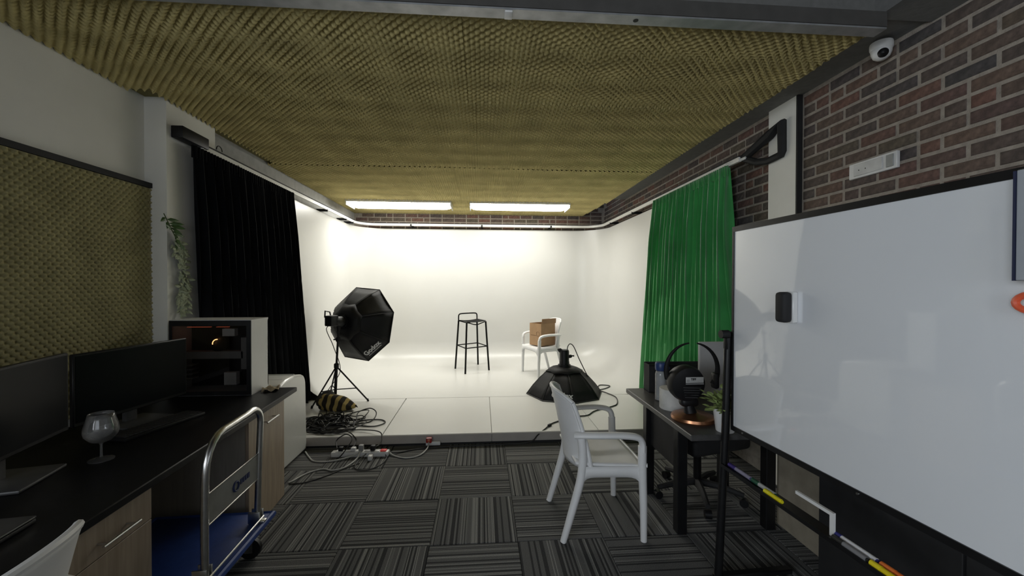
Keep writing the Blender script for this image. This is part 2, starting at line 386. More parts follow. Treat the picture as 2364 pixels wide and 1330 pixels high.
def foam(name, u0, u1, v0, v1, mat, parent, place, step=.0125, P=.052, A=.019, base=.03, cut=None):
    nu = max(2, int(round((u1-u0)/step))); nv = max(2, int(round((v1-v0)/step)))
    U = np.linspace(u0, u1, nu+1); V = np.linspace(v0, v1, nv+1); uu, vv = np.meshgrid(U, V)
    hh = base+A*np.cos(2*PI*uu/P)*np.cos(2*PI*vv/P)
    ph = random.random()*9
    hh = hh+.004*np.sin(uu*2.3+ph)*np.sin(vv*1.9+ph)
    edge = (uu > u1-1e-6) & (u1 > 1.5)
    hh = np.where(edge, 0.0, hh)
    pts = np.stack([uu.ravel(), vv.ravel(), hh.ravel()], 1)
    X = place(pts)
    idx = np.arange((nu+1)*(nv+1)).reshape(nv+1, nu+1)
    q = np.stack([idx[:-1, :-1], idx[:-1, 1:], idx[1:, 1:], idx[1:, :-1]], -1).reshape(-1, 4)
    if cut is not None:
        cc = pts[q].mean(1); q = q[cut(cc)]
    me = bpy.data.meshes.new(name); me.vertices.add(len(X)); me.vertices.foreach_set('co', X.astype(np.float32).ravel())
    me.loops.add(q.size); me.loops.foreach_set('vertex_index', q.astype(np.int32).ravel())
    me.polygons.add(len(q)); me.polygons.foreach_set('loop_start', np.arange(0, q.size, 4, dtype=np.int32))
    me.polygons.foreach_set('loop_total', np.full(len(q), 4, dtype=np.int32))
    me.update(calc_edges=True); me.validate()
    me.polygons.foreach_set('use_smooth', [True]*len(me.polygons)); me.materials.append(mat)
    o = bpy.data.objects.new(name, me); COL.objects.link(o); o.parent = parent; return o
ZF = 2.735
def pc(p): return np.stack([p[:, 0], p[:, 1], ZF-p[:, 2]], 1)
rows = [(1.858, 2.755, -.095), (2.757, 4.33, -.045), (4.335, 6.04, -.30)]
for (a, b, xs) in rows:
    if a < 2.8:
        foam('foam_panel', -2.245 if b < 2.8 else -2.105, xs, a, b, M_FOAM, ce, pc)
    else: foam('foam_panel', -2.19, xs, a, b, M_FOAM, ce, pc)
    if 2.7 < a < 2.8: pass
    foam('foam_panel', xs+.002, 1.90, a, b, M_FOAM, ce, pc)
foam('foam_panel', -2.19, -.12, 6.045, 7.2, M_FOAM, ce, pc)
foam('foam_panel', -.118, 1.86, 6.045, 7.2, M_FOAM, ce, pc, cut=lambda c: (c[:, 0]-1.86)+(c[:, 1]-6.2)*.06 < 0)
# packing board the foam is glued to
MB().bb(-2.245, 1.895, 1.858, 6.04, ZF-.012, ZC).build('backing_board', pm('foam_backing', (.22, .19, .07), .9), ce, smooth=False)
MB().bb(-2.19, 1.84, 6.04, 7.2, ZF-.012, ZC).build('backing_board', MATS['foam_backing'], ce, smooth=False)

# foam board on the left wall
fb = thing('acoustic_foam_board', 'large yellow egg-crate foam board in a black frame on the left wall', 'foam board', (XL, 2.0, .74))
def pl(p): return np.stack([p[:, 2]+.012, p[:, 0]-2.0, p[:, 1]-.74], 1)
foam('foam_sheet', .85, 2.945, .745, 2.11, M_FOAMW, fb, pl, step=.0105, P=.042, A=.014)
MB().bb(0.002, .014, -1.15, .95, 0, 1.37).build('backing_board', M_BLKM, fb)
MB().bb(.002, .05, -1.15, .955, 1.372, 1.405).build('frame_rail', M_BLKM, fb)
MB().bb(.002, .045, .946, .96, 0, 1.372).build('frame_rail', M_BLKM, fb)

# ---------------------------------------------------------------- stage and cyclorama
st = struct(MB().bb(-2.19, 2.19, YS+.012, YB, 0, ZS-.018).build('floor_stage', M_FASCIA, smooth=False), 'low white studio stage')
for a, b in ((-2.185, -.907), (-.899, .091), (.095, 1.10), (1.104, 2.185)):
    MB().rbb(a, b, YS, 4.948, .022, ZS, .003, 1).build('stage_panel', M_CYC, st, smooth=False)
struct(MB().bb(-2.19, 2.19, YS+.004, YS+.012, .0, .022).build('baseboard_shadow_gap', M_BLKM, smooth=False))  # dark skirting, black to stand for the shadow gap under the fascia
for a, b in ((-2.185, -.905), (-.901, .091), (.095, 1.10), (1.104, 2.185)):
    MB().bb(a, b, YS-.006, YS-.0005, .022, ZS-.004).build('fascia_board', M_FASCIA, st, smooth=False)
CX0, CX1, CYB, CR, CV = -2.13, 2.14, 7.16, .5, .38
path = []
path += [((CX0, y), (1, 0)) for y in np.linspace(4.952, CYB-CR, 14)]
for i in range(1, 17):
    a = PI-i*PI/32; path.append(((CX0+CR+CR*math.cos(a), CYB-CR+CR*math.sin(a)), (-math.cos(a), -math.sin(a))))
path += [((x, CYB), (0, -1)) for x in np.linspace(CX0+CR, CX1-CR, 20)[1:]]
for i in range(1, 17):
    a = PI/2-i*PI/32; path.append(((CX1-CR+CR*math.cos(a), CYB-CR+CR*math.sin(a)), (-math.cos(a), -math.sin(a))))
path += [((CX1, y), (-1, 0)) for y in np.linspace(CYB-CR, 4.952, 14)[1:]]
prof = [(-.035, 2.43), (-.004, 2.43), (0, 2.426)]+[(0, z) for z in np.linspace(2.2, ZS+CV, 8)]+[(CV-CV*math.cos(t), ZS+CV-CV*math.sin(t)) for t in [PI/2*k/12 for k in range(1, 13)]]
cy = MB(); vs = []; n = len(prof)
for (p, nn) in path:
    for d, z in prof: vs.append((p[0]+nn[0]*d, p[1]+nn[1]*d, z))
fs = [(i*n+k, (i+1)*n+k, (i+1)*n+k+1, i*n+k+1) for i in range(len(path)-1) for k in range(n-1)]
cy.add(vs, fs)
inner = [(p[0]+nn[0]*CV, p[1]+nn[1]*CV, ZS) for p, nn in path]
cy.add(inner, [tuple(range(len(inner)))[::-1]])
cyo = struct(cy.build('wall_cyclorama', M_CYC), 'seamless white curved studio backdrop')
# straight white side walls nearer the viewer, behind the curtains
struct(MB().bb(-2.195, -2.13, YS, 4.952, ZS, 2.43).build('wall_backdrop_left', M_CYC, smooth=False))
struct(MB().bb(2.14, 2.195, YS, 4.952, ZS, 2.43).build('wall_backdrop_right', M_CYC, smooth=False))

# curtain rail round the stage
rail = thing('curtain_rail', 'white curtain track curving round three sides of the stage', 'curtain rail', (0, 0, 2.46))
RX, RY, RR = 2.06, 7.02, .30
rp = [(-RX, 3.18), (-RX, 4.2), (-RX, 5.2), (-RX, RY-RR)]+[(-RX+RR-RR*math.cos(t), RY-RR+RR*math.sin(t)) for t in [PI/2*k/10 for k in range(1, 11)]]
rp += [(-1, RY), (0, RY), (1, RY), (RX-RR, RY)]+[(RX-RR+RR*math.sin(t), RY-RR+RR*math.cos(t)) for t in [PI/2*k/10 for k in range(1, 11)]]+[(RX, 5.2), (RX, 4.2), (RX, 3.12)]
def ribbon(path, w, z0, z1):
    m = MB(); vs = []; N = len(path)
    for i in range(N):
        t = Vector(path[min(i+1, N-1)])-Vector(path[max(i-1, 0)]); t.normalize(); q = Vector((-t.y, t.x))
        for s_, z in ((-1, z0), (1, z0), (1, z1), (-1, z1)): vs.append((path[i][0]+q.x*w/2*s_, path[i][1]+q.y*w/2*s_, z))
    fs = [(i*4+k, i*4+(k+1) % 4, (i+1)*4+(k+1) % 4, (i+1)*4+k) for i in range(N-1) for k in range(4)]+[(3, 2, 1, 0), ((N-1)*4, (N-1)*4+1, (N-1)*4+2, (N-1)*4+3)]
    return m.add(vs, fs)
ribbon(rp, .022, .0, .036).build('track', M_RAIL, rail)
ribbon(rp, .030, .036, .046).build('track_shadow_line', M_BLKM, rail)  # shadow gap above the track, drawn as a black ribbon
for y in (3.6, 4.6, 5.6, 6.35, 6.68):
    MB().bb(-2.195, -RX+.012, y-.008, y+.008, -.022, .012).build('bracket', M_BLK, rail)
for y in (3.7, 4.4, 5.45, 6.4):
    MB().bb(RX-.012, 2.194, y-.008, y+.008, -.022, .012).build('bracket', M_BLK, rail)
for x in (-1.2, 0, 1.2): MB().bb(x-.015, x+.015, RY-.012, YB-.006, .0, .03).build('bracket', M_BLK, rail)
# motor box at the left end
mbx = thing('curtain_motor', 'small black box at the end of the black curtain track', 'motor box', (-2.06, 3.07, 2.47))
MB().rbb(-.048, .03, -.135, .135, 0, .082, .006).build('housing', M_BLK, mbx)
MB().cyl((0, .09, -.06), (0, .09, 0), .018).build('spindle', M_WHITE, mbx)
MB().tube(arc((0, .30, .05), .035, 0, PI, 8, (0, 1, 0)), .004, 6).build('cable_hook', M_BLK, mbx)
# triangular bracket at right rail end
tb = thing('rail_bracket', 'black triangular bracket holding the curtain rail on the right pillar', 'bracket', (XR-.036, 2.90, 2.40))
MB().tube([(-.02, -.11, .0), (-.02, -.13, .03), (-.02, -.125, .235), (-.035, -.02, .185), (-.075, .22, .085)], [.026, .028, .034, .036, .03], 8).build('diagonal_arm', M_BLKM, tb)
MB().tube([(-.02, -.12, .01), (-.03, .0, .0), (-.05, .10, .02), (-.075, .22, .085)], .026, 8).build('lower_arm', M_BLKM, tb)
MB().cyl((-.085, .17, .075), (-.115, .38, .078), .013).build('rod_sleeve', M_WHITE, tb)

# ---------------------------------------------------------------- ceiling lights
M_TUBE = emit('fluorescent_diffuser', (1.0, .985, .92), LAMP)
for k, (x0, x1, lab) in enumerate(((-1.975, -.455, 'long lit fluorescent ceiling light on the left above the stage'), (-.185, 1.335, 'long lit fluorescent ceiling light on the right above the stage'))):
    t = thing('ceiling_light', lab, 'ceiling light', ((x0+x1)/2, 6.27, 2.64), 0, 'stage ceiling lights')
    L = (x1-x0)/2
    m = MB(); m.bb(-L, L, -.21, .21, .03, .085)
    m.build('housing', M_WHITE, t, smooth=False)
    def lens(u, v):
        # wrap-around lens hanging below the housing, rounded along both long edges and the ends
        q = 2*v-1; e_ = 2*u-1
        return ((L-.012)*e_, .196*q, .0295-.044*(1-abs(q)**6)*(1-abs(e_)**24))
    MB().sheet(lens, 40, 16).build('diffuser', M_TUBE, t)
    for s_ in (-1, 1): MB().bb(s_*(L-.006)-.006, s_*(L-.006)+.006, -.2, .2, -.012, .03).build('end_cap', M_WHITE, t, smooth=False)

# ================================================================ CURTAINS
def curtain(name, label, x, ytop, ybot, z0, z1, mat, folds, amp, sgn, seed, head=True):
    rr = random.Random(seed); ph = [rr.uniform(-.8, .8) for _ in range(folds+2)]; am = [rr.uniform(.55, 1.25) for _ in range(folds+2)]
    t = thing(name, label, 'curtain', (x, (ytop[0]+ytop[1])/2, z0)); yc = (ytop[0]+ytop[1])/2
    N = folds*12
    def fn(u, v):
        # v: 0 bottom .. 1 top ; u along the rail
        fpos = u*folds; k = int(fpos); fr_ = fpos-k
        a = am[k]*(1-fr_)+am[k+1]*fr_
        p = ph[k]*(1-fr_)+ph[k+1]*fr_
        s = math.sin(2*PI*fpos+p*(1.3-v)+.5*math.sin(6*v+p))
        s = math.copysign(abs(s)**.7, s)
        pinch = .55+.45*min(1, (1-v)*5)
        y = (ybot[0]+(ybot[1]-ybot[0])*u)*(1-v)+(ytop[0]+(ytop[1]-ytop[0])*u)*v
        off = amp*a*pinch*s*(1.0+.35*(1-v))
        yy = y+amp*.5*a*math.sin(4*PI*fpos+p)*(1-v*.5)
        return (sgn*off, yy-yc, (z1-z0)*v)
    o = MB().sheet(fn, N, 26).build('drape', mat, t); solid(o, .004)
    if head:
        def hd(u, v):
            s = math.sin(2*PI*u*folds*3.0)
            return (sgn*(.012*s)-.001, ytop[0]+(ytop[1]-ytop[0])*u-yc, z1-z0-.075+.085*v)
        o2 = MB().sheet(hd, folds*18, 2).build('gathered_heading', mat, t); solid(o2, .006)
    return t
M_GRN = pm('green_velvet', (.04, .31, .075), .8, var=.18, scale=3, sheen=.6, bump=.08, bscale=500)
M_BLV = pm('black_velvet', (.006, .0065, .008), .95, var=.3, scale=4, spec=.1)
curtain('green_curtain', 'bright green pleated curtain hanging beside the brick wall', 2.03, (3.24, 4.64), (3.16, 4.90), .115, 2.452, M_GRN, 17, .058, 1, 3)
curtain('black_curtain', 'black full-height curtain hanging beside the left pillar', -2.03, (3.03, 4.56), (3.18, 4.93), .112, 2.442, M_BLV, 15, .035, -1, 5)
_sl = bpy.data.objects['black_curtain']
_sl.rotation_euler = (0, math.radians(0), 0)

# ================================================================ WHITE ARMCHAIRS
def make_chair(label, loc, rz):
    t = thing('resin_armchair', label, 'chair', loc, rz, 'white resin armchairs')
    for s in (-1, 1):
        MB().tube(spline([(-.238, s*.224, 0), (-.19, s*.222, .16), (-.135, s*.22, .36), (-.125, s*.222, .50), (-.135, s*.228, .60)], 5), [.019+.006*min(1, i/10) for i in range(21)], 10, ref=(1, 0, 0)).build('leg', M_RESIN, t)
        MB().tube(spline([(.225, s*.257, 0), (.222, s*.258, .2), (.214, s*.258, .42), (.212, s*.262, .55)], 5), [.0185+.0065*min(1, i/10) for i in range(16)], 10, ref=(1, 0, 0)).build('leg', M_RESIN, t)
        ap = spline([(.213, s*.262, .52), (.208, s*.266, .575), (.175, s*.270, .605), (.08, s*.272, .618), (-.04, s*.262, .618), (-.13, s*.236, .612), (-.165, s*.215, .605)], 6)
        MB().tube(ap, [.0255]*len(ap), 12, sy=.72, ref=(0, 1, 0)).build('armrest', M_RESIN, t)
        # side rail under the seat, arched
        def sr(u, v, s=s):
            x = -.15+.372*u; top = .43; bot = .372-.075*abs(2*u-1)**7
            return (x, s*(.226+.03*u), bot+(top-bot)*v)
        o = MB().sheet(sr, 16, 2).build('side_rail', M_RESIN, t); solid(o, .018)
    def seat(u, v):
        x = -.165+.395*u; wdt = .222+.03*u; y = (2*v-1)*wdt
        z = .435-.016*math.sin(PI*u)*math.cos((2*v-1)*PI/2)-.012*(u**6)+.012*(1-u)**3
        return (x, y, z)
    o = MB().sheet(seat, 16, 16).build('seat', M_RESIN, t); solid(o, .014)
    def fr_(u, v):
        y = (2*u-1)*.25; return (.232+.006*math.cos((2*u-1)*PI/2), y, .375-.06*abs(2*u-1)**7+(.058+.06*abs(2*u-1)**7)*v)
    solid(MB().sheet(fr_, 16, 2).build('front_rail', M_RESIN, t), .016)
    def back(u, v):
        q = 2*u-1; wd = .228-.02*v**2
        x = -.155-.105*v**1.25+.08*abs(q)**2.4-.02*(1-v)*(1-q*q)
        z = .40+.425*v-.035*(abs(q)**4)*(v**3)+.012*(1-q*q)*v
        return (x, q*wd, z)
    o = MB().sheet(back, 22, 20).build('backrest', M_RESIN, t); solid(o, .014)
    rim = [Vector(back(u/22, 1)) for u in range(23)]
    MB().tube(rim, .0115, 8).build('back_rim', M_RESIN, t)
    for s in (0, 1):
        side = [Vector(back(s, v/12)) for v in range(13)]
        MB().tube(side, .012, 8).build('back_edge', M_RESIN, t)
    for s in (-1, 1): MB().cyl((.226, s*.262, .44), (.24, s*.268, .44), .012, n=10).build('stacking_stud', M_RESIN, t)
    return t
c1 = make_chair('white resin armchair standing on the carpet beside the black desk', (.70, 2.512, 0), math.radians(1))
c2 = dup(c1, (.945, 6.20, ZS), math.radians(201), 'white resin armchair on the stage with a cardboard box on its seat')
c3 = dup(c1, (-1.29, 1.0, 0), math.radians(188), 'white resin armchair pulled up to the dark counter, only its backrest showing')

# cardboard box on the stage chair
M_CARD = pm('cardboard', (.40, .25, .135), .85, var=.08, scale=10)
M_CARD2 = pm('cardboard_inside', (.33, .20, .11), .9, var=.08, scale=10)
bxw, bxd, bxh, th = .285, .265, .335, .005
cb = thing('cardboard_box', 'open brown cardboard box sitting on the white stage chair', 'box', (.93, 6.20, ZS+.443), math.radians(33))
for nm, a in (('wall_panel', (-bxw/2, bxw/2, -bxd/2, -bxd/2+th)), ('wall_panel', (-bxw/2, bxw/2, bxd/2-th, bxd/2)), ('wall_panel', (-bxw/2, -bxw/2+th, -bxd/2+th, bxd/2-th)), ('wall_panel', (bxw/2-th, bxw/2, -bxd/2+th, bxd/2-th))):
    MB().bb(*a, 0, bxh).build(nm, M_CARD, cb, smooth=False)
MB().bb(-bxw/2, bxw/2, -bxd/2, bxd/2, 0, .004).build('bottom_panel', M_CARD2, cb, smooth=False)
fp = MB(); fp.m = Matrix.Translation((bxw/2, 0, bxh)) @ Matrix.Rotation(math.radians(-8), 4, 'Y'); fp.bb(-.005, 0, -bxd/2, bxd/2, 0, .035); fp.build('flap', M_CARD2, cb, smooth=False)
fp = MB(); fp.m = Matrix.Translation((0, -bxd/2, bxh)) @ Matrix.Rotation(math.radians(6), 4, 'X'); fp.bb(-bxw/2+.01, bxw/2+.012, -.004, 0, 0, .075); fp.build('flap', M_CARD2, cb, smooth=False)
M_CARDPR = pm('box_print', (.20, .11, .06), .85)
MB().tube(arc((-bxw/2-.001, -.06, .18), .035, 0, 2*PI, 20, (0, 1, 0), (0, 0, 1))[:-1], .0022, 5, closed=True).build('printed_mark', M_CARDPR, cb)
MB().bb(-bxw/2-.002, -bxw/2, -.02, .10, .15, .156).build('printed_line', M_CARDPR, cb)

# ---------------------------------------------------------------- bar stool
sx, sy_ = -.156, 6.558
M_STOOL = pm('black_powder_coat', (.006, .006, .006), .7, var=.2, spec=.15)
bs = thing('bar_stool', 'slim black metal bar stool with a low back rail on the stage', 'stool', (sx, sy_, ZS))
e1 = Vector((.82, .565, 0)).normalized(); e2 = Vector((.40, -.917, 0)).normalized()
def SP(a, b, z): return e1*a+e2*b+Vector((0, 0, z))
hf, ht = .222, .178; ZT = .78
def legx(z): return hf+(ht-hf)*z/ZT
for a in (-1, 1):
    for b in (-1, 1):
        MB().cyl(SP(a*hf, b*hf, 0), SP(a*ht, b*ht, ZT), .0138, n=10).build('leg', M_STOOL, bs)
zf = .385; hh = legx(zf)
rg = [SP(-hh, -hh, zf), SP(hh, -hh, zf), SP(hh, hh, zf), SP(-hh, hh, zf)]
for k in range(4): MB().cyl(rg[k], rg[(k+1) % 4], .0085, n=8).build('footrest_bar', M_STOOL, bs)
def sst(u, v):
    a = 2*u-1; b = 2*v-1
    return tuple(SP(a*ht*1.03, b*ht*1.03, ZT+.012-.028*(1-a*a)*(.5+.5*(1-b*b))+.012*a*a*0))
solid(MB().sheet(sst, 14, 14).build('seat', M_STOOL, bs), .006)
for b in (-1, 1):
    MB().tube(spline([SP(-ht, b*ht, ZT-.02), SP(-ht*.9, b*ht, ZT-.005), SP(-ht*.3, b*ht, ZT-.035), SP(0, b*ht, ZT-.042), SP(ht*.3, b*ht, ZT-.035), SP(ht*.9, b*ht, ZT-.005), SP(ht, b*ht, ZT-.02)], 4), .0085, 8).build('seat_rail', M_STOOL, bs)
br = spline([SP(-ht, -ht, ZT-.01), SP(-ht, -ht, ZT+.07), SP(-ht+.012, -ht, ZT+.10), SP(-ht+.05, -ht, ZT+.112), SP(0, -ht, ZT+.114), SP(ht-.05, -ht, ZT+.112), SP(ht-.012, -ht, ZT+.10), SP(ht, -ht, ZT+.07), SP(ht, -ht, ZT-.01)], 4)
MB().tube(br, .0105, 8).build('back_rail', M_STOOL, bs)

# ---------------------------------------------------------------- octagonal softboxes
M_SOFT = pm('softbox_nylon', (.007, .007, .008), .6, var=.25, scale=8, bump=.12, bscale=25, spec=.3)
M_SOFT2 = pm('softbox_seam', (.008, .008, .008), .6)
M_DIFF = pm('softbox_diffuser', (.75, .75, .74), .8, var=.02)
M_PRINT = pm('white_print', (.62, .62, .62), .7, var=.03)
def text_mesh(body, size, mat, name, parent, M, extr=.0006):
    c = bpy.data.curves.new(name+'_font', 'FONT'); c.body = body; c.size = size; c.align_x = 'CENTER'; c.align_y = 'CENTER'; c.extrude = extr; c.resolution_u = 2
    to = bpy.data.objects.new(name+'_tmp', c); COL.objects.link(to)
    bpy.context.view_layer.update()
    me = bpy.data.meshes.new_from_object(to.evaluated_get(bpy.context.evaluated_depsgraph_get()))
    bpy.data.objects.remove(to, do_unlink=True)
    me.materials.clear(); me.materials.append(mat); me.transform(M)
    o = bpy.data.objects.new(name, me); COL.objects.link(o); o.parent = parent; return o
def bold(body, size, mat, name, parent, M):
    c = bpy.data.curves.new(name+'_font', 'FONT'); c.body = body; c.size = size; c.align_x = 'CENTER'; c.align_y = 'CENTER'; c.extrude = .0006; c.offset = size*.028; c.resolution_u = 3
    to = bpy.data.objects.new(name+'_tmp', c); COL.objects.link(to); bpy.context.view_layer.update()
    me = bpy.data.meshes.new_from_object(to.evaluated_get(bpy.context.evaluated_depsgraph_get())); bpy.data.objects.remove(to, do_unlink=True)
    me.materials.clear(); me.materials.append(mat); me.transform(M)
    o = bpy.data.objects.new(name, me); COL.objects.link(o); o.parent = parent; return o
def softbox(root, C, n, u, w_, ph, R, D, order, tpanel, tdir, headlen=.2, headr=.062):
    """C rim centre, n points out of the open face; ribs bow outwards; all in root-local coordinates"""
    C = Vector(C); n = Vector(n); u = Vector(u); w_ = Vector(w_)
    prf = [(.14, 1.0), (.30, .93), (.47, .84), (.64, .63), (.83, .33), (1.0, 0)]
    def pt(k, q, bulge=1.0):
        r_, d_ = prf[q]; a = ph+k*PI/4
        return C-n*(D*d_)+(u*math.cos(a)+w_*math.sin(a))*(R*r_ if q else headr*1.1)
    for k in range(8):
        A = [pt(k, q) for q in range(6)]; B = [pt(k+1, q) for q in range(6)]
        m = MB(); vs = []; nn = 6
        for q in range(6):
            for i in range(nn+1):
                t_ = i/nn; p = A[q]*(1-t_)+B[q]*t_
                sag = .018*math.sin(PI*t_)*(prf[q][0] if q < 5 else .15)
                ctr = C-n*(D*prf[q][1]*.5)
                vs.append(p+(ctr-p).normalized()*sag)
        m.add(vs, [(q*(nn+1)+i, q*(nn+1)+i+1, (q+1)*(nn+1)+i+1, (q+1)*(nn+1)+i) for q in range(5) for i in range(nn)])
        o = m.build('fabric_panel', M_SOFT, root); solid(o, .004)
        MB().tube(A, .0045, 6).build('rib', M_SOFT2, root)
    rim = [pt(k, 5) for k in range(8)]
    MB().tube(rim, .006, 6, closed=True).build('rim_binding', M_SOFT2, root)
    m = MB(); m.add([C+(p-C)*.88-n*.06 for p in rim], [tuple(range(8))]); o = m.build('front_diffuser', M_DIFF, root, smooth=False); solid(o, .003)
    # fabric collar round the speed ring
    cv = []
    for k in range(16):
        a = ph+k*PI/8; r1 = R*(.50 if k % 2 == 0 else .43)
        d1 = .83 if k % 2 == 0 else .85
        cv.append((C-n*D*1.02+(u*math.cos(a)+w_*math.sin(a))*headr*1.15, C-n*(D*d1+.008)+(u*math.cos(a)+w_*math.sin(a))*r1))
    m = MB(); vs = [p for a, b in cv for p in (a, a*.45+b*.55-n*.016, b)]
    m.add(vs, [(k*3+j, ((k+1) % 16)*3+j, ((k+1) % 16)*3+j+1, k*3+j+1) for k in range(16) for j in range(2)])
    solid(m.build('collar', M_SOFT, root), .003)
    ap = C-n*D
    ref = tuple(u)
    MB().tube([ap+n*.01, ap-n*.03], [headr*1.25]*2, 20, ref=ref).build('speed_ring', M_BLK, root)
    hd = MB().tube([ap-n*.02, ap-n*.06, ap-n*.075, ap-n*(headlen-.02), ap-n*headlen], [headr, headr, headr*.94, headr*.94, headr*.82], 20, ref=ref).build('flash_head', M_BLK, root)
    # lettering
    k = tpanel; A0, B0 = pt(k, 5), pt(k+1, 5); A1, B1 = pt(k, 4), pt(k+1, 4)
    X = ((B0-A0) if tdir > 0 else (A0-B0)).normalized()
    mid0 = (A0+B0)/2; mid1 = (A1+B1)/2; Y = (mid1-mid0); Y = (Y-X*Y.dot(X)).normalized(); Z = X.cross(Y)
    if Z.dot(mid0-C+n*(-.2)) < 0: pass
    org = mid0*.42+mid1*.58
    return ap, X, Y, Z, org
# softbox on the stand
S1 = thing('octagonal_softbox', 'black octagonal softbox mounted on a tripod stand by the black curtain', 'softbox', (-1.69, 4.86, .95), 0)
def L1(p): return Vector(p)-Vector((-1.69, 4.86, .95))
n1 = Vector((.40637, .90156, -.14848)).normalized()
aa, bb_ = 23.13847232, 3.29061926
u1 = Vector((-math.sin(aa), math.cos(aa), 0)); w1 = n1.cross(u1)
ap1, X, Y, Z, org = softbox(S1, L1((-1.489, 5.20, .980)), n1, u1, w1, 48.3738401, .475, .325, 1, 3, -1, .16)
if Z.dot(-n1) < 0: X = -X; Z = X.cross(Y)
Mt = Matrix(((X.x, Y.x, Z.x, 0), (X.y, Y.y, Z.y, 0), (X.z, Y.z, Z.z, 0), (0, 0, 0, 1)))
bold('Godox', .088, M_PRINT, 'lettering', S1, Matrix.Translation(org+Z*.014+Y*.025) @ Mt)
sub = MB(); rs_ = random.Random(2); q_ = -.105
while q_ < .10:
    l_ = rs_.uniform(.006, .016); c_ = org+Z*.012-Y*.028; sub.add([c_+X*q_, c_+X*(q_+l_), c_+X*(q_+l_)+Y*.009, c_+X*q_+Y*.009], [(0, 1, 2, 3)]); q_ += l_+.004
sub.build('lettering', M_PRINT, S1)
hb = ap1-n1*.13
sd = Vector((0, 0, 1)).cross(n1).normalized()
MB().tube([hb-n1*.02+sd*.045+Vector((0, 0, .045)), hb-n1*.03+sd*.05+Vector((0, 0, .10)), hb-n1*.10+sd*.05+Vector((0, 0, .105)), hb-n1*.11+sd*.045+Vector((0, 0, .03))], .008, 8).build('carry_handle', M_BLK, S1)
MB().rbox(hb-n1*.055, (.115, .10, .12), .012, 2, math.atan2(n1.y, n1.x)).build('control_box', M_BLK, S1)
MB().tube([hb+n1*.05+Vector((0, 0, -.05)), hb+n1*.05+Vector((0, 0, -.11))], [.034, .022], 10).build('tilt_bracket', M_BLK, S1)
MB().tube([hb+n1*.05-sd*.02+Vector((0, 0, -.10)), hb+n1*.05+sd*.06+Vector((0, 0, -.105))], .007, 8).build('tilt_lever', M_BLK, S1)
MB().tube([hb+n1*.05+sd*.063, hb+n1*.05+sd*.075], [.03, .028], 12).build('dial', M_GREY, S1)

# light stand
PX, PY = -1.675, 4.79
hbw = hb+Vector((-1.69, 4.86, .95))
ls = thing('light_stand', 'black tripod light stand carrying the octagonal softbox', 'light stand', (PX, PY, ZS))
topx, topy, topz = hbw.x+n1.x*.05-PX, hbw.y+n1.y*.05-PY, hbw.z-.115-ZS
MB().cyl((0, 0, .10), (topx*.4, topy*.4, .45), .0165, n=12).build('lower_column', M_BLKM, ls)
MB().cyl((topx*.4, topy*.4, .45), (topx, topy, topz), .0125, n=12).build('upper_column', M_BLKM, ls)
MB().lathe([(.02, .40), (.028, .41), (.028, .45), (.02, .46)], (topx*.36, topy*.36, 0), 12).build('collar', M_BLK, ls)
MB().rbox((topx*.85+.0, topy*.85, topz-.10), (.045, .03, .05), .006).build('clamp', M_BLK, ls)
MB().cyl((topx*.85, topy*.85, topz-.10), (topx*.85-.045, topy*.85-.02, topz-.10), .008).build('clamp_knob', M_BLK, ls)
feet = [(-1.325-PX, 4.86-PY), (-1.87-PX, 4.62-PY), (-1.86-PX, 5.13-PY)]
for fx, fy in feet:
    lg = MB().tube([(topx*.36, topy*.36, .425), (fx, fy, .008)], [.009, .009], 8).build('leg', M_BLKM, ls)
    MB().cyl((fx, fy, 0), (fx*.97, fy*.97, .03), .012, n=10).build('foot', M_BLK, lg)
    MB().cyl((topx*.2, topy*.2, .16), (fx*.62, fy*.62, .163), .006, n=8).build('brace', M_BLKM, ls)

# softbox lying face-down
S2 = thing('octagonal_softbox', 'black octagonal softbox lying face down on the stage', 'softbox', (1.04, 5.06, ZS), 0)
ap2, X, Y, Z, org = softbox(S2, (0, 0, .007), (0, 0, -1), (1, 0, 0), (0, 1, 0), math.radians(1), .48, .325, 1, 5, 1, .215, .064)
if Z.z < 0: X = -X; Z = X.cross(Y)
Mt = Matrix(((X.x, Y.x, Z.x, 0), (X.y, Y.y, Z.y, 0), (X.z, Y.z, Z.z, 0), (0, 0, 0, 1)))
bold('Godox', .088, M_PRINT, 'lettering', S2, Matrix.Translation(org+Z*.014+X*.045) @ Mt)
MB().tube([(-.03, 0, .52), (-.06, 0, .545), (-.085, -.01, .552)], [.03, .026, .012], 10).build('umbrella_grip', M_BLK, S2)
MB().tube([(.055, 0, .46), (.085, 0, .465), (.10, 0, .47)], [.022, .022, .01], 10).build('tilt_bracket', M_BLK, S2)
MB().tube([(.10, 0, .47), (.125, -.005, .468)], [.008, .011], 8).build('tilt_lever', M_BLK, S2)

# ---------------------------------------------------------------- striped sandbag by the stand
M_BEE = None
def stripes(name, c1, c2, scale):
    m, nt, b = nt_new(name); tc = nt.nodes.new('ShaderNodeTexCoord'); wv = nt.nodes.new('ShaderNodeTexWave'); wv.inputs['Scale'].default_value = scale
    wv.inputs['Distortion'].default_value = 1.2; wv.inputs['Detail Scale'].default_value = 1.5
    r = nt.nodes.new('ShaderNodeValToRGB'); r.color_ramp.interpolation = 'EASE'; r.color_ramp.elements[0].color = (*c1, 1); r.color_ramp.elements[1].color = (*c2, 1)
    r.color_ramp.elements[0].position = .52; r.color_ramp.elements[1].position = .66
    nt.links.new(tc.outputs['Object'], wv.inputs['Vector']); nt.links.new(wv.outputs['Fac'], r.inputs['Fac']); nt.links.new(r.outputs['Color'], b.inputs['Base Color']); b.inputs['Roughness'].default_value = .85
    return m
M_BEE = stripes('yellow_black_stripe', (.02, .016, .012), (.45, .34, .12), 4.2)
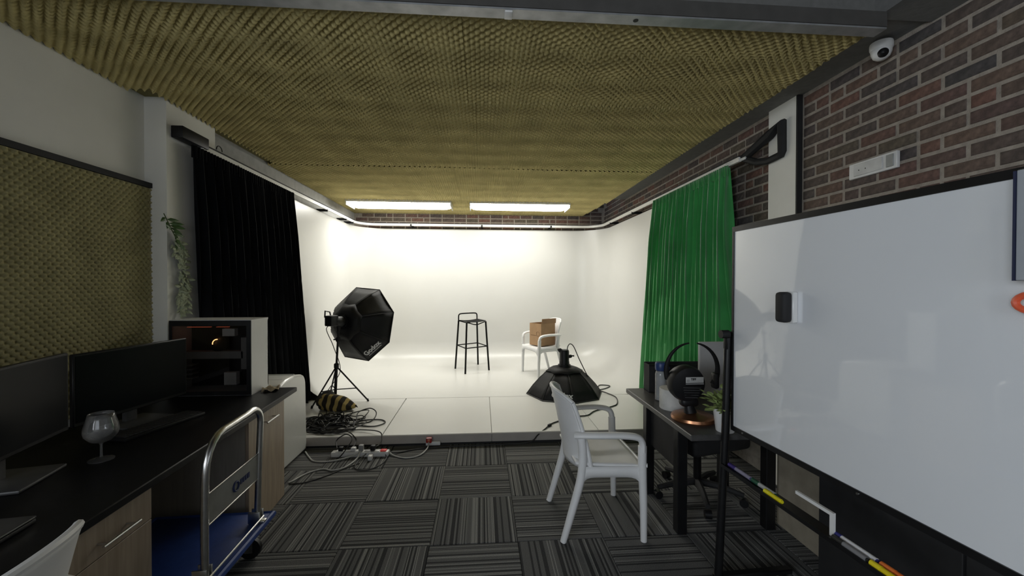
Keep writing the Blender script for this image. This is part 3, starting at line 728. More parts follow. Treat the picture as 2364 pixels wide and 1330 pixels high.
sb = thing('striped_bag', 'soft black and yellow striped bag slumped by the tripod feet', 'bag', (-1.575, 4.57, ZS), math.radians(-14))
sb.scale = (1.12, 1.12, 1.15)
def bag(u, v):
    a = 2*PI*u; t_ = v; x = -.16+.36*t_
    r = .098*(math.sin(PI*min(1, .24+t_*.76))**.6)*(1-.30*t_)
    if v >= 1: r = .001
    wob = 1+.12*math.sin(3*a+5*t_)+.07*math.sin(5*a-7*t_)
    z = r*.92*wob*math.sin(a)+.072*(1-.5*t_); return (x, r*1.25*wob*math.cos(a), max(.002, z))
MB().sheet(bag, 24, 18).build('body', M_BEE, sb)
def bag2(u, v):
    a = 2*PI*u; r = .095*math.sin(PI*min(.98, .08+v*.9))**.7*(1+.1*math.sin(4*a+6*v))
    return (-.20+.14*v, .02+r*1.3*math.cos(a), max(.002, r*.9*math.sin(a)+.075))
MB().sheet(bag2, 20, 10).build('black_end', M_BLKM, sb)
MB().tube([(.19, 0, .045), (.215, .0, .03)], [.012, .002], 8).build('tip', M_BLKM, sb)

# ---------------------------------------------------------------- cables
def cable(label, pts, r, mat, n=8, name='cable'):
    P = spline(pts, n); base = P[0]
    o = MB().tube([p-base for p in P], r, 7).build(name, mat); o.location = base; return tag(o, label, 'cable')
rc = random.Random(11); pile = MB()
for k in range(34):
    cx = rc.gauss(-1.49, .11); cyy = rc.gauss(4.07, .09); rx = rc.uniform(.07, .19); ry = rc.uniform(.05, .13); a0 = rc.uniform(0, 6.28); P = []
    for i in range(17):
        a = a0+i*.62; z = ZS+.006+.075*rc.random()*max(.15, 1-abs(cx+1.48)*4)*max(.2, math.exp(-((i-8)/6)**2))
        P.append((max(-2.0, min(-1.15, cx+rx*math.cos(a)*(1+.12*rc.gauss(0, 1)))), max(3.80, min(4.36, cyy+ry*math.sin(a)*(1+.12*rc.gauss(0, 1)))), z))
    pile.tube(spline(P, 4), rc.choice((.0045, .005, .006)), 5)
po = pile.build('cable_tangle', M_CABLE); po['kind'] = 'stuff'; tag(po, 'big tangled heap of black cables at the front of the stage', 'cables')
zc = ZS+.007
cable('black cable making one wide flat loop right of the tangled heap', [(-1.30, 4.05, zc), (-1.18, 4.16, zc), (-1.02, 4.17, zc), (-.95, 4.08, zc), (-1.03, 3.98, zc), (-1.2, 4.02, zc), (-1.34, 4.10, zc)], .0055, M_CABLE)
cable('black cable standing up in a round loop between striped bag and wide flat loop', [(-1.42, 4.32, zc), (-1.31, 4.42, zc+.01), (-1.20, 4.40, zc+.03), (-1.16, 4.20, zc+.05), (-1.22, 4.10, zc), (-1.26, 4.25, zc+.05), (-1.17, 4.36, zc+.06), (-1.08, 4.26, zc+.04), (-1.10, 4.12, zc), (-1.25, 4.05, zc)], .0055, M_CABLE)
cable('black cable looping forward out of the heap toward the stage edge', [(-1.45, 3.95, zc), (-1.30, 3.87, zc), (-1.15, 3.95, zc+.02), (-1.13, 4.08, zc+.02), (-1.25, 4.18, zc), (-1.40, 4.22, zc+.01)], .0055, M_CABLE)
cable('black cable from the heap arching down to the left end of the power board', [(-1.40, 3.93, zc), (-1.25, 3.84, zc+.01), (-1.17, 3.765, zc+.005), (-1.12, 3.72, .07), (-1.12, 3.62, .05), (-1.14, 3.585, .06)], .005, M_CABLE)
cable('black cable from the heap arching down to the middle of the power board', [(-1.33, 3.88, zc), (-1.10, 3.86, zc+.01), (-.93, 3.77, zc+.02), (-.89, 3.70, .09), (-.90, 3.63, .06), (-.93, 3.59, .06)], .005, M_CABLE)
cable('black cable coiling over the far left socket of the power board', [(-1.24, 3.58, .06), (-1.27, 3.66, .10), (-1.20, 3.69, .14), (-1.13, 3.64, .12), (-1.15, 3.56, .07), (-1.2, 3.50, .01), (-1.26, 3.45, .006)], .005, M_CABLE)
cable('thin black cable lying in a ring in front of the power board', [(-.98, 3.53, .03), (-1.02, 3.42, .006), (-1.0, 3.30, .006), (-.90, 3.27, .006), (-.82, 3.36, .006), (-.80, 3.47, .006), (-.82, 3.53, .02)], .004, M_CABLE)
cable('thin black cable snaking from the stage front corner across the carpet', [(-.80, 3.56, .02), (-.70, 3.60, .006), (-.55, 3.66, .006), (-.2, 3.70, .006), (.25, 3.715, .006), (.45, 3.72, .02), (.52, 3.74, .07), (.60, 3.80, zc), (.70, 3.95, zc), (.95, 4.12, zc), (1.10, 4.16, zc), (1.22, 4.30, zc), (1.45, 4.44, zc), (1.55, 4.55, zc), (1.62, 4.80, zc), (1.57, 5.0, zc), (1.50, 5.15, zc)], .006, M_CABLE)
MB().tube([(.62, 3.82, zc), (.665, 3.87, zc)], .012, 8)
pi_ = MB().rbox((0, 0, .012), (.05, .025, .024), .008, 2, .8).build('inline_switch', M_BLK); pi_.location = (.655, 3.88, ZS); tag(pi_, 'small black inline switch on the cable at the stage edge', 'switch')
cable('thin cable rising from the stage loop to the face-down softbox head', [(1.50, 5.15, zc), (1.62, 5.22, zc), (1.72, 5.35, zc), (1.60, 5.40, zc), (1.52, 5.25, zc+.01), (1.40, 5.06, .2), (1.24, 5.04, .50), (1.16, 5.05, .68), (1.115, 5.06, .72), (1.085, 5.06, .69), (1.075, 5.06, .635)], .006, M_CABLE)
e0 = hbw-n1*.09+Vector((0, 0, -.05))
cable('thin black cable hanging from the raised softbox head down its stand', [e0, e0+Vector((-.03, .0, -.06)), (e0.x+.01, e0.y+.10, .75), (e0.x+.05, e0.y+.2, .45), (-1.74, 4.72, .25), (-1.70, 4.60, ZS+.01), (-1.62, 4.36, zc)], .0045, M_CABLE)
cable('pale grey cable lying on the carpet from the white appliance to the power board', [(-1.535, 3.66, .007), (-1.46, 3.55, .007), (-1.38, 3.46, .007), (-1.25, 3.45, .007), (-1.10, 3.50, .02), (-1.02, 3.53, .05)], .006, M_CABLEW)
cable('pale grey cable curving from the cabinet foot to the power board', [(-1.42, 3.10, .007), (-1.40, 3.13, .007), (-1.35, 3.24, .007), (-1.26, 3.31, .007), (-1.17, 3.28, .007), (-1.09, 3.33, .007), (-1.04, 3.46, .015), (-1.03, 3.53, .05)], .006, M_CABLEW)
cable('pale grey cable drooping from the red plug to the power board', [(-.80, 3.57, .02), (-.74, 3.52, .007), (-.63, 3.47, .007), (-.53, 3.52, .007), (-.48, 3.63, .02), (-.475, 3.70, .05)], .006, M_CABLEW)
cable('thin dark cable lying beside the pale cables near the cabinet', [(-1.41, 3.08, .005), (-1.30, 3.10, .005), (-1.18, 3.20, .005), (-1.10, 3.30, .005), (-1.0, 3.40, .005)], .004, M_CABLE)

# power board on the carpet
pb = thing('power_board', 'white power board full of plugs lying at the stage foot', 'power strip', (-1.035, 3.56, 0), math.radians(-2))
MB().rbox((0, 0, .021), (.48, .062, .042), .006).build('body', M_WHITE, pb)
for i, x in enumerate((-.18, -.10, -.02, .06, .14)):
    MB().rbox((x, 0, .044), (.05, .045, .006), .003).build('socket', M_GREY if i % 2 else M_WHITE, pb)
for x, mt, hz in ((-.165, M_BLK, .035), (-.06, M_WHITE, .03), (.005, M_GREY, .05), (.105, M_BLK, .045)):
    p_ = MB().rbox((x, 0, .045+hz/2), (.04, .04, hz), .008).build('plug', mt, pb)
MB().rbox((.195, 0, .045), (.05, .04, .012), .003).build('switch', emit('red_neon', (.6, .02, .02), .12), pb)
ad = MB().rbox((0, 0, .02), (.035, .05, .04), .008).build('travel_adaptor', M_WHITE); ad.location = (-.93, 3.47, 0); tag(ad, 'small white adaptor lying in front of the power board', 'adaptor')
rpg = thing('stage_socket', 'white socket with a red plug low on the stage front', 'socket', (-.47, YS-.007, .0))
MB().rbox((.03, -.014, .026), (.13, .028, .034), .005).build('socket_box', M_WHITE, rpg)
MB().rbox((-.005, -.03, .062), (.052, .045, .045), .008).build('red_plug', pm('red_plastic', (.32, .02, .015), .35), rpg)
MB().rbox((-.005, -.055, .066), (.02, .006, .02), .003).build('plug_label', pm('orange_label', (.6, .2, .1), .5), rpg)

# ================================================================ COUNTER ON THE LEFT
TH = math.radians(3.26); CO = Vector((-1.347, 3.075, 0)); RT = Matrix.Rotation(TH, 3, 'Z'); ZT_ = .72
def cw(x, y, z=0): return CO+RT @ Vector((x, y, z))      # counter frame: x out into the room (0 = front edge), y along it (0 = far end)
def cinv(p): return RT.transposed() @ (Vector(p)-CO)
ct = MB().rbb(-.86, 0, -2.75, 0, 0, .032, .004, 1).build('worktop', M_COUNTER); ct.location = cw(0, 0, ZT_-.032); ct.rotation_euler = (0, 0, TH)
tag(ct, 'long dark worktop running along the left wall', 'worktop')
CBH = ZT_-.034
def handle(par, y, z, L=.16, vert=False):
    h = MB(); h.cyl((.032, y-L/2, z), (.032, y+L/2, z), .005, n=8); h.cyl((0, y-L/2+.02, z), (.032, y-L/2+.02, z), .004, n=8); h.cyl((0, y+L/2-.02, z), (.032, y+L/2-.02, z), .004, n=8)
    return h.build('handle', M_CHROME, par)
def cabinet(label, y0, y1, drawers, dep=.62):
    t = thing('cabinet', label, 'cabinet', cw(-.035, (y0+y1)/2), TH)
    hw = (y1-y0)/2
    MB().bb(-dep, -.02, -hw, hw, .0, CBH).build('body', M_OAKG, t, smooth=False)
    zs = drawers
    for i in range(len(zs)-1):
        d = MB().rbb(-.0195, 0, -hw+.0015, hw-.0015, zs[i]+.0015, zs[i+1]-.0015, .0015, 1).build('drawer' if i else 'door', M_OAK, t, smooth=False)
        if i == len(zs)-2: handle(d, 0.0, (zs[i]+zs[i+1])/2-.02 if len(zs) > 2 else zs[i+1]-.075)
    return t
yA = cinv((-1.305, 1.705, 0)).y; yB = cinv((-1.27, 1.34, 0)).y
cabinet('oak drawer cabinet with steel bar handles under the near end of the worktop', yB, yA, (.04, .30, .545, CBH), dep=.66)
cabinet('narrow oak cabinet with one bar handle under the far end of the worktop', -.62, -.135, (.0, CBH), dep=.75)
# knee-space panel
kp = MB().bb(-.02, 0, -2.7, yB, 0, CBH-.002).build('back_panel', M_OAK, smooth=False); kp.location = cw(-.62, 0); kp.rotation_euler = (0, 0, TH); tag(kp, 'oak panel closing the knee space under the near worktop', 'panel')
kp2 = MB().bb(-.02, 0, yA+.004, -.63, 0, CBH-.002).build('back_panel', M_OAKG, smooth=False); kp2.location = cw(-.70, 0); kp2.rotation_euler = (0, 0, TH); tag(kp2, 'grey-brown panel closing the dark space behind the trolley', 'panel')

# computer case
pcx = thing('computer_case', 'white computer tower with a dark glass side standing on the worktop', 'computer', (-1.817, 2.98, ZT_), 0)
hx, hy, hz = .262, .108, .51
m = MB(); m.bb(-hx, hx, -hy, hy, 0, .02).bb(-hx, hx, -hy, hy, hz-.014, hz).bb(hx-.014, hx, -hy, hy, .02, hz-.014).bb(-hx, -hx+.014, -hy, hy, .02, hz-.014).bb(-hx, hx, hy-.008, hy, .02, hz-.014)
m.build('shell', M_WHITE, pcx, smooth=False)
MB().bb(-hx+.001, hx-.001, -hy-.004, -hy+.001, .002, hz-.003).build('glass_panel', M_TINT, pcx, smooth=False)
MB().bb(-hx+.001, hx-.001, -hy-.006, -hy-.004, .002, .03).bb(-hx+.001, hx-.001, -hy-.006, -hy-.004, hz-.04, hz-.003).bb(-hx+.001, -hx+.02, -hy-.006, -hy-.004, .03, hz-.04).bb(hx-.03, hx-.001, -hy-.006, -hy-.004, .03, hz-.04).build('glass_border', M_BLK, pcx, smooth=False)
MB().bb(-hx+.016, hx-.016, hy-.03, hy-.012, .025, hz-.02).build('motherboard', M_BLKM, pcx, smooth=False)
MB().bb(-hx+.02, hx-.1, -.03, .04, .235, .285).build('graphics_card', M_GREY, pcx, smooth=False)
for k in range(4): MB().bb(-hx+.03, -hx+.10, -.04, .02, .10+.03*k, .108+.03*k).build('expansion_slot', M_GREY, pcx, smooth=False)
MB().bb(.045, .125, -.06, -.02, .395, .445).build('white_block', M_WHITE, pcx, smooth=False)
MB().bb(.055, .135, -.06, -.02, .06, .145).build('white_block', M_WHITE, pcx, smooth=False)
MB().bb(.15, .205, -.03, .03, .16, .38).build('drive_cover', M_GREY, pcx, smooth=False)
MB().lathe([(.05, 0), (.062, 0), (.062, .02), (.05, .02)], (0, 0, 0), 24).build('cpu_fan', M_BLK, pcx).matrix_local = Matrix.Translation((-.01, 0, .345)) @ Matrix.Rotation(PI/2, 4, 'X')
MB().tube(arc((-.005, -.035, .34), .03, math.radians(85), math.radians(190), 12), .003, 6).build('light_ring', emit('amber_led', (1, .5, .2), 4), pcx)
MB().bb(-hx+.05, -.06, -.02, 0, .452, .455).build('light_strip', emit('red_led', (1, .2, .1), .25), pcx)
MB().bb(-.02, .06, -.02, 0, .452, .455).build('light_strip', emit('red_led2', (1, .2, .1), .25), pcx)

# monitors
M_SCREEN = pm('dark_screen', (.004, .005, .006), .3, var=.1, spec=.1)
M_STAND = pm('stand_grey', (.07, .07, .072), .4)
def monitor(label, c, ang, w_, h_, zb):
    t = thing('monitor', label, 'monitor', (c[0], c[1], ZT_), -ang)      # screen faces local +x
    MB().rbb(-.018, .004, -w_/2, w_/2, zb, zb+h_, .004, 1).build('casing', M_BLK, t)
    MB().bb(.0035, .0055, -w_/2+.01, w_/2-.01, zb+.018, zb+h_-.01).build('screen', M_SCREEN, t, smooth=False)
    MB().rbox((-.045, 0, (zb+.12)/2), (.03, .06, zb+.12), .006).build('stand_neck', M_STAND, t)
    MB().rbox((.0, 0, .007), (.20, .24, .014), .006).build('stand_base', M_STAND, t)
    return t
monitor('black monitor directly in front of the computer tower', (-1.865, 2.345), math.radians(9.6), .60, .345, .075)
monitor('black monitor at the left edge nearer the viewer', (-1.775, 1.665), math.radians(-14), .60, .345, .10)
kb = thing('keyboard', 'black keyboard lying on the worktop beside the monitor foot', 'keyboard', (-1.70, 2.27, ZT_), math.radians(-14))
MB().rbox((0, 0, .009), (.13, .42, .018), .005).build('body', M_BLK, kb)
km = MB()
for r_ in range(5):
    for k in range(18): km.bb(-.055+.022*r_, -.036+.022*r_, -.20+.0222*k, -.181+.0222*k, .018, .0225)
ko = km.build('keys', pm('key_caps', (.03, .03, .032), .5), kb, smooth=False); ko['kind'] = 'stuff'
lt = thing('laptop', 'closed dark laptop lying on the near left corner of the worktop', 'laptop', (-1.50, 1.19, ZT_), math.radians(8))
MB().rbox((0, 0, .008), (.25, .36, .014), .005).build('base', M_BLK, lt)
MB().rbox((0, 0, .0195), (.25, .36, .008), .0038).build('lid', pm('laptop_lid', (.06, .06, .065), .35, .4, var=.05), lt)
MB().bb(.1245, .1262, -.17, .17, .0195, .0225).build('bright_edge', M_CHROME, lt)

# wine glass
wg = thing('wine_glass', 'empty clear stemmed glass standing on the dark worktop', 'glass', (-1.625, 1.86, ZT_))
M_WINE = glassmat('wine_glass', (.97, .97, .97), .02, .07)
MB().lathe([(.043, 0), (.043, .003), (.02, .006), (.005, .012)], n=28).build('foot', M_WINE, wg)
MB().lathe([(.005, .012), (.004, .03), (.004, .065), (.008, .072)], n=14).build('stem', M_WINE, wg)
gl = MB().lathe([(.008, .072), (.036, .085), (.054, .108), (.058, .125), (.054, .15), (.046, .18), (.041, .20)], n=32, cap=False).build('bowl', M_WINE, wg); solid(gl, .0016)

# white appliance beyond the worktop
M_APPL = pm('white_enamel', (.66, .66, .64), .28, var=.02, coat=.3)
apx = thing('white_appliance', 'white rounded-top appliance standing past the end of the worktop', 'appliance', (-1.755, 3.46, 0))
def apb(u, v):
    # profile rounded at the top edges, extruded along x
    pr_ = [(-.255, .012), (-.26, .06), (-.262, .58)]+[(-.262+.07-.07*math.cos(t), .60+.095*math.sin(t)) for t in [PI/2*k/6 for k in range(7)]]+[(-.10, .71), (.02, .712), (.12, .70)]+[(.16+.085*math.sin(t), .60+.092*math.cos(t)) for t in [PI/2*k/6 for k in range(7)]]+[(.25, .5), (.262, .06), (.255, .012)]
    k = min(len(pr_)-1, int(round(u*(len(pr_)-1)))); y, z = pr_[k]
    return (-.28+.56*v, y, z)
NP_ = 24
m = MB(); prl = [apb(k/25, 0) for k in range(26)]; prl = [(p[1], p[2]) for p in prl]
xs_ = [-.205, -.198, .187, .202, .208]; ins = [.008, 0, 0, .006, .016]
vs = []
for x, q in zip(xs_, ins):
    for (y, z) in prl:
        vs.append((x, y*(1-q/.26), .36+(z-.36)*(1-q/.36)))
k = len(prl); m.add(vs, [(i*k+j, i*k+(j+1) % k, (i+1)*k+(j+1) % k, (i+1)*k+j) for i in range(4) for j in range(k)]+[tuple(range(k)), tuple(range(4*k, 5*k))[::-1]])
m.build('body', M_APPL, apx)
for yq in (-.10, .0, .10): MB().tube([(-.18, yq, .705), (.17, yq, .705)], .006, 6).build('top_ridge', M_APPL, apx)
for fx in (-.15, .15):
    for fy in (-.2, .2): MB().cyl((fx, fy, 0), (fx, fy, .02), .02, n=10).build('foot', M_BLK, apx)
bw = thing('paper_item', 'crumpled brown paper lying on the worktop beside the computer tower', 'paper', (-1.49, 2.99, ZT_), .3)
bmz = MB().sheet(lambda u, v: (-.05+.1*u, -.06+.12*v, .004+.02*math.sin(5*u+3*v)**2), 8, 8).build('sheet', pm('kraft_paper', (.30, .24, .15), .8), bw); solid(bmz, .002)

# ---------------------------------------------------------------- platform trolley
tr = thing('platform_trolley', 'blue platform trolley with a folded-up steel push handle', 'trolley', (-1.45, 2.04, 0), TH*.6)
M_BLUE = pm('blue_vinyl', (.02, .055, .25), .45, var=.12, scale=30, bump=.1, bscale=300)
M_BLUE2 = pm('blue_rubber', (.03, .07, .28), .5, var=.08)
MB().rbox((0, 0, .185), (.60, .60, .03), .01).build('deck', M_BLUE, tr)
MB().tube([(-.30, -.30, .19), (.30, -.30, .19), (.30, .30, .19), (-.30, .30, .19)], .017, 8, closed=True).build('bumper', M_BLUE2, tr)
hp = [(.265, -.235, .215), (.268, -.24, .45), (.27, -.24, .62)]+[(.272, -.24+.13*(1-math.cos(t)), .66+.15*math.sin(t)) for t in [PI/2*k/5 for k in range(6)]]
hp += [(.272, .08, .815)]+[(.272, .14+.085*math.sin(t), .735+.085*math.cos(t)) for t in [PI/2*k/5 for k in range(6)]]+[(.27, .215, .6), (.266, .21, .4), (.262, .205, .215)]
MB().tube(hp, .0155, 10, ref=(1, 0, 0)).build('push_handle', M_CHROME, tr)
plt = MB().bb(.262, .270, -.232, .206, .44, .565).build('name_plate', pm('plate_grey', (.22, .22, .21), .5), tr, smooth=False)
for z in (.435, .57): MB().cyl((.272, -.235, z), (.268, .207, z), .0035, n=6).build('cross_bar', M_CHROME, tr)
lg_ = MB().tube(arc((.272, -.01, .50), .022, 0, 2*PI, 14, (0, 1, 0), (0, 0, 1))[:-1], .005, 6, closed=True)
for k in range(4): lg_.bb(.270, .273, .03+.022*k, .045+.022*k, .49, .515)
lg_.build('logo', pm('navy_print', (.02, .03, .10), .6), tr)
for y in (-.235, .205):
    m = MB(); m.rbox((.265, y, .205), (.08, .035, .02), .004).rbox((.255, y-.02, .235), (.06, .006, .06), .003).rbox((.255, y+.02, .235), (.06, .006, .06), .003)
    m.build('hinge', M_CHROME, tr)
MB().cyl((.285, -.25, .222), (.285, .225, .222), .005, n=8).build('release_bar', M_CHROME, tr)
for x in (-.22, .22):
    for y in (-.22, .22):
        cs = MB().rbox((x, y, .15), (.06, .06, .05), .006).build('caster_plate', M_GREY, tr)
        wh = MB().lathe([(.02, -.014), (.055, -.012), (.055, .012), (.02, .014)], n=18).build('wheel', M_BLK, tr); wh.matrix_local = Matrix.Translation((x, y, .056)) @ Matrix.Rotation(PI/2, 4, 'X')
        MB().bb(x-.02, x+.02, y-.024, y-.019, .04, .14).bb(x-.02, x+.02, y+.019, y+.024, .04, .14).build('caster_fork', M_CHROME, tr)

# ---------------------------------------------------------------- hanging vine on the pillar
vn = thing('hanging_vine', 'trailing green vine hanging on the pale left pillar', 'plant', (-2.105, 2.95, 1.24))
rv = random.Random(4)
vp = spline([(.004, -.09, .70), (.02, -.045, .60), (.02, .02, .50), (.022, .05, .38), (.02, .06, .2), (.02, .06, .02)], 8)
MB().tube(vp, .003, 6).build('stem', pm('vine_stem', (.06, .09, .03), .7), vn)
def leaf(m, p, d, up_, L, W):
    d = Vector(d).normalized(); s = d.cross(Vector(up_)); s = s.normalized() if s.length > .01 else Vector((0, 1, 0)); nn = s.cross(d)
    p = Vector(p); m.add([p, p+d*L*.35+s*W/2-nn*.002, p+d*L*.35+nn*.004, p+d*L*.35-s*W/2-nn*.002, p+d*L*.72+s*W*.36-nn*.004, p+d*L*.72+nn*.001, p+d*L*.72-s*W*.36-nn*.004, p+d*L-nn*.008],
                         [(0, 1, 2), (0, 2, 3), (1, 4, 5, 2), (2, 5, 6, 3), (4, 7, 5), (5, 7, 6)])
M_LEAF = pm('vine_leaf', (.06, .12, .035), .5, var=.3, scale=30); M_LEAFP = pm('pale_vine_leaf', (.36, .40, .27), .6, var=.25, scale=30)
for k in range(13):
    p = vp[2+k]; m = MB(); leaf(m, p, (.5*rv.random()+.1, rv.uniform(-1, 1), rv.uniform(-1, .3)), (1, 0, .3), rv.uniform(.06, .095), rv.uniform(.026, .036)); m.build('leaf', M_LEAF, vn)
m = MB()
for k in range(190):
    p = vp[min(len(vp)-1, 14+int(rv.random()*(len(vp)-14)))]
    leaf(m, p+Vector((0, rv.uniform(-.05, .04), rv.uniform(-.02, .02))), (.35*rv.random()+.05, rv.uniform(-1, 1), rv.uniform(-.9, .2)), (1, 0, .2), rv.uniform(.03, .06), rv.uniform(.018, .03))
fo = m.build('foliage', M_LEAFP, vn); fo['kind'] = 'stuff'

# ================================================================ RIGHT SIDE: DESK AND WHAT STANDS ON IT
ZD = .73
dk = thing('desk', 'black desk with a square steel frame in front of the green curtain', 'desk', (1.40, 2.39, 0))
M_DESK = wood_mat('charcoal_laminate', (.045, .044, .043), (.07, .068, .066), 1, .38)
MB().rbb(-.37, .36, -.464, .445, ZD-.03, ZD, .003, 1).build('desk_top', M_DESK, dk, smooth=False)
for x in (-.22, .33):
    for y in (-.06, .40): MB().rbb(x-.03, x+.03, y-.03, y+.03, 0, ZD-.031, .004, 1).build('leg', M_BLKMET, dk, smooth=False)
    MB().bb(x-.025, x+.025, -.03, .37, ZD-.08, ZD-.031).build('side_rail', M_BLKMET, dk, smooth=False)
MB().bb(-.19, .30, .385, .41, ZD-.42, ZD-.031).build('modesty_panel', M_BLKM, dk, smooth=False)
MB().bb(-.215, -.17, .0, .37, ZD-.38, ZD-.031).build('side_panel', M_BLKM, dk, smooth=False)
# office chair under the desk
oc = thing('office_chair', 'black swivel chair with a five-star caster base under the black desk', 'chair', (1.50, 2.72, 0), math.radians(15))
MB().rbox((0, 0, .435), (.48, .46, .11), .03, 3).build('seat', M_BLKM, oc)
MB().rbox((.0, .0, .39), (.22, .18, .04), .01).build('seat_mechanism', M_BLK, oc)
MB().cyl((0, 0, .09), (0, 0, .38), .026, n=14).build('gas_lift', M_BLK, oc)
for k in range(5):
    a = 2*PI*k/5+.4; ca, sa = math.cos(a), math.sin(a)
    lg = MB().tube([(0, 0, .105), (ca*.15, sa*.15, .10), (ca*.285, sa*.285, .075)], [.028, .022, .017], 8).build('base_arm', M_BLKM, oc)
    MB().lathe([(.008, -.02), (.027, -.02), (.027, .02), (.008, .02)], n=14).build('caster', M_BLK, lg).matrix_local = Matrix.Translation((ca*.285, sa*.285, .028)) @ Matrix.Rotation(a, 4, 'Z') @ Matrix.Rotation(PI/2, 4, 'X')
MB().tube([(-.12, -.05, .40), (-.28, -.08, .385), (-.32, -.085, .36)], [.006, .006, .016], 8).build('height_lever', M_BLK, oc)

def fan():
    t = thing('desk_fan', 'black round desk fan seen from behind, with a copper base', 'fan', (1.165, 2.16, ZD))
    M_COP = pm('copper', (.40, .19, .10), .3, .9, var=.1, scale=30)
    MB().lathe([(.112, 0), (.116, .008), (.112, .022), (.085, .032), (.04, .036), (.02, .045)], n=36).build('base', M_COP, t)
    MB().tube([(-.015, 0, .035), (-.02, .01, .08), (-.03, .03, .13)], [.035, .024, .03], 14).build('neck', M_BLK, t)
    MB().rbox((-.02, .01, .095), (.10, .06, .05), .02, 3).build('tilt_joint', M_BLK, t)
    hd = MB().lathe([(.02, -.06), (.06, -.055), (.086, -.04), (.097, -.015), (.100, .02), (.092, .045), (.05, .055), (.01, .056)], n=36).build('motor_body', M_BLK, t)
    hd.matrix_local = Matrix.Translation((-.038, .02, .20)) @ Matrix.Rotation(math.radians(94), 4, 'X')
    lab = MB().rbox((-.012, -.038, .226), (.10, .004, .032), .0015).build('rating_label', pm('silver_label', (.40, .40, .39), .4), t)
    bold('TIFF', .016, M_BLK, 'lettering', t, Matrix.Translation((-.02, -.0408, .230)) @ Matrix.Rotation(PI/2, 4, 'X'))
    MB().lathe([(.001, 0), (.008, 0), (.008, .001), (.001, .001)], n=16).build('label_emblem', M_GREY, t).matrix_local = Matrix.Translation((-.05, -.0402, .222)) @ Matrix.Rotation(PI/2, 4, 'X')
    MB().bb(-.062, .038, -.041, -.037, .203, .207).build('label_stripe', M_GREY, t)
    for k in range(5): MB().tube([(-.075+.004*k, -.036+.003*k, .185-.014*k), (.025-.003*k, -.036+.003*k, .181-.014*k)], .0028, 6).build('vent_rib', pm('dark_grey_rib', (.05, .05, .052), .5), t)
    for nm, a0, a1, w0, w1 in (('guard_arm', 200, 97, .018, .004), ('guard_arm', -35, 80, .020, .004)):
        P = arc((.02, .05, .265), .15, math.radians(a0), math.radians(a1), 14)
        MB().tube(P, [w0+(w1-w0)*i/14 for i in range(15)], 8, sy=.7).build(nm, M_BLK, t)
    MB().rbox((.155, .05, .20), (.03, .05, .09), .012).build('guard_joint', M_BLK, t)
    return t
fan()
# plant in a white pot
ppt = thing('potted_plant', 'small green plant in a white conical pot on the black desk', 'plant', (1.236, 1.977, ZD))
MB().lathe([(.042, 0), (.044, .004), (.058, .115), (.055, .116), (.052, .10), (.0, .10)], n=28, cap=True).build('pot', M_WHITE, ppt)
MB().lathe([(.051, .095), (.02, .104), (.001, .106)], n=20).build('soil', pm('soil', (.03, .022, .016), .95), ppt)
rv = random.Random(9); m = MB(); mlist = []
M_LF2 = pm('succulent_leaf', (.27, .34, .12), .5, var=.35, scale=25)
for k in range(150):
    a = rv.uniform(0, 6.28); el = rv.uniform(-.1, 1.35); d = Vector((math.cos(a)*math.cos(el), math.sin(a)*math.cos(el), math.sin(el)))
    p = Vector((rv.uniform(-.045, .04), rv.uniform(-.035, .035), .105+rv.uniform(0, .06)))+Vector((d.x, d.y, d.z*.7))*rv.uniform(.0, .06)
    mm = MB(); leaf(mm, p, d, (rv.uniform(-.3, .3), rv.uniform(-.3, .3), 1), rv.uniform(.03, .05), rv.uniform(.024, .036)); mm.build('leaf', M_LF2, ppt)
for k in range(7):
    a = k*.9; MB().tube([(0, 0, .10), (.02*math.cos(a), .02*math.sin(a), .14), (.045*math.cos(a), .045*math.sin(a), .17)], .0025, 5).build('stem', pm('plant_stem', (.12, .15, .05), .6), ppt)
# paper roll
rl = thing('paper_roll', 'white paper roll standing on end on the black desk', 'roll', (1.15, 2.365, ZD))
MB().lathe([(.022, 0), (.076, 0), (.078, .003), (.078, .118), (.076, .12), (.022, .12), (.022, 0)], n=36, cap=False).build('paper', pm('tissue', (.62, .61, .58), .9, bump=.1), rl)
MB().lathe([(.0215, .002), (.0215, .118), (.019, .118), (.019, .002), (.0215, .002)], n=20, cap=False).build('core', pm('core_card', (.18, .13, .09), .9), rl)
# bottle
bt = thing('water_bottle', 'clear plastic bottle with a blue cap behind the paper roll', 'bottle', (1.15, 2.53, ZD))
btb = MB().lathe([(.03, 0), (.036, .006), (.036, .165), (.033, .18), (.026, .195)], n=24, cap=False).build('body', glassmat('clear_plastic', (.9, .92, .94), .1, .22), bt); solid(btb, .0015)
MB().lathe([(.001, .008), (.0335, .008), (.0335, .10), (.001, .10)], n=20).build('contents', glassmat('water', (.9, .92, .94), .02, .1), bt)
MB().lathe([(.027, .19), (.036, .195), (.038, .21), (.038, .235), (.033, .245), (.001, .248)], n=24).build('cap', pm('blue_cap', (.02, .05, .17), .4), bt)
MB().tube(arc((.03, 0, .205), .022, -PI/2, PI/2, 8), .004, 6).build('carry_loop', pm('blue_loop', (.03, .06, .16), .4), bt)
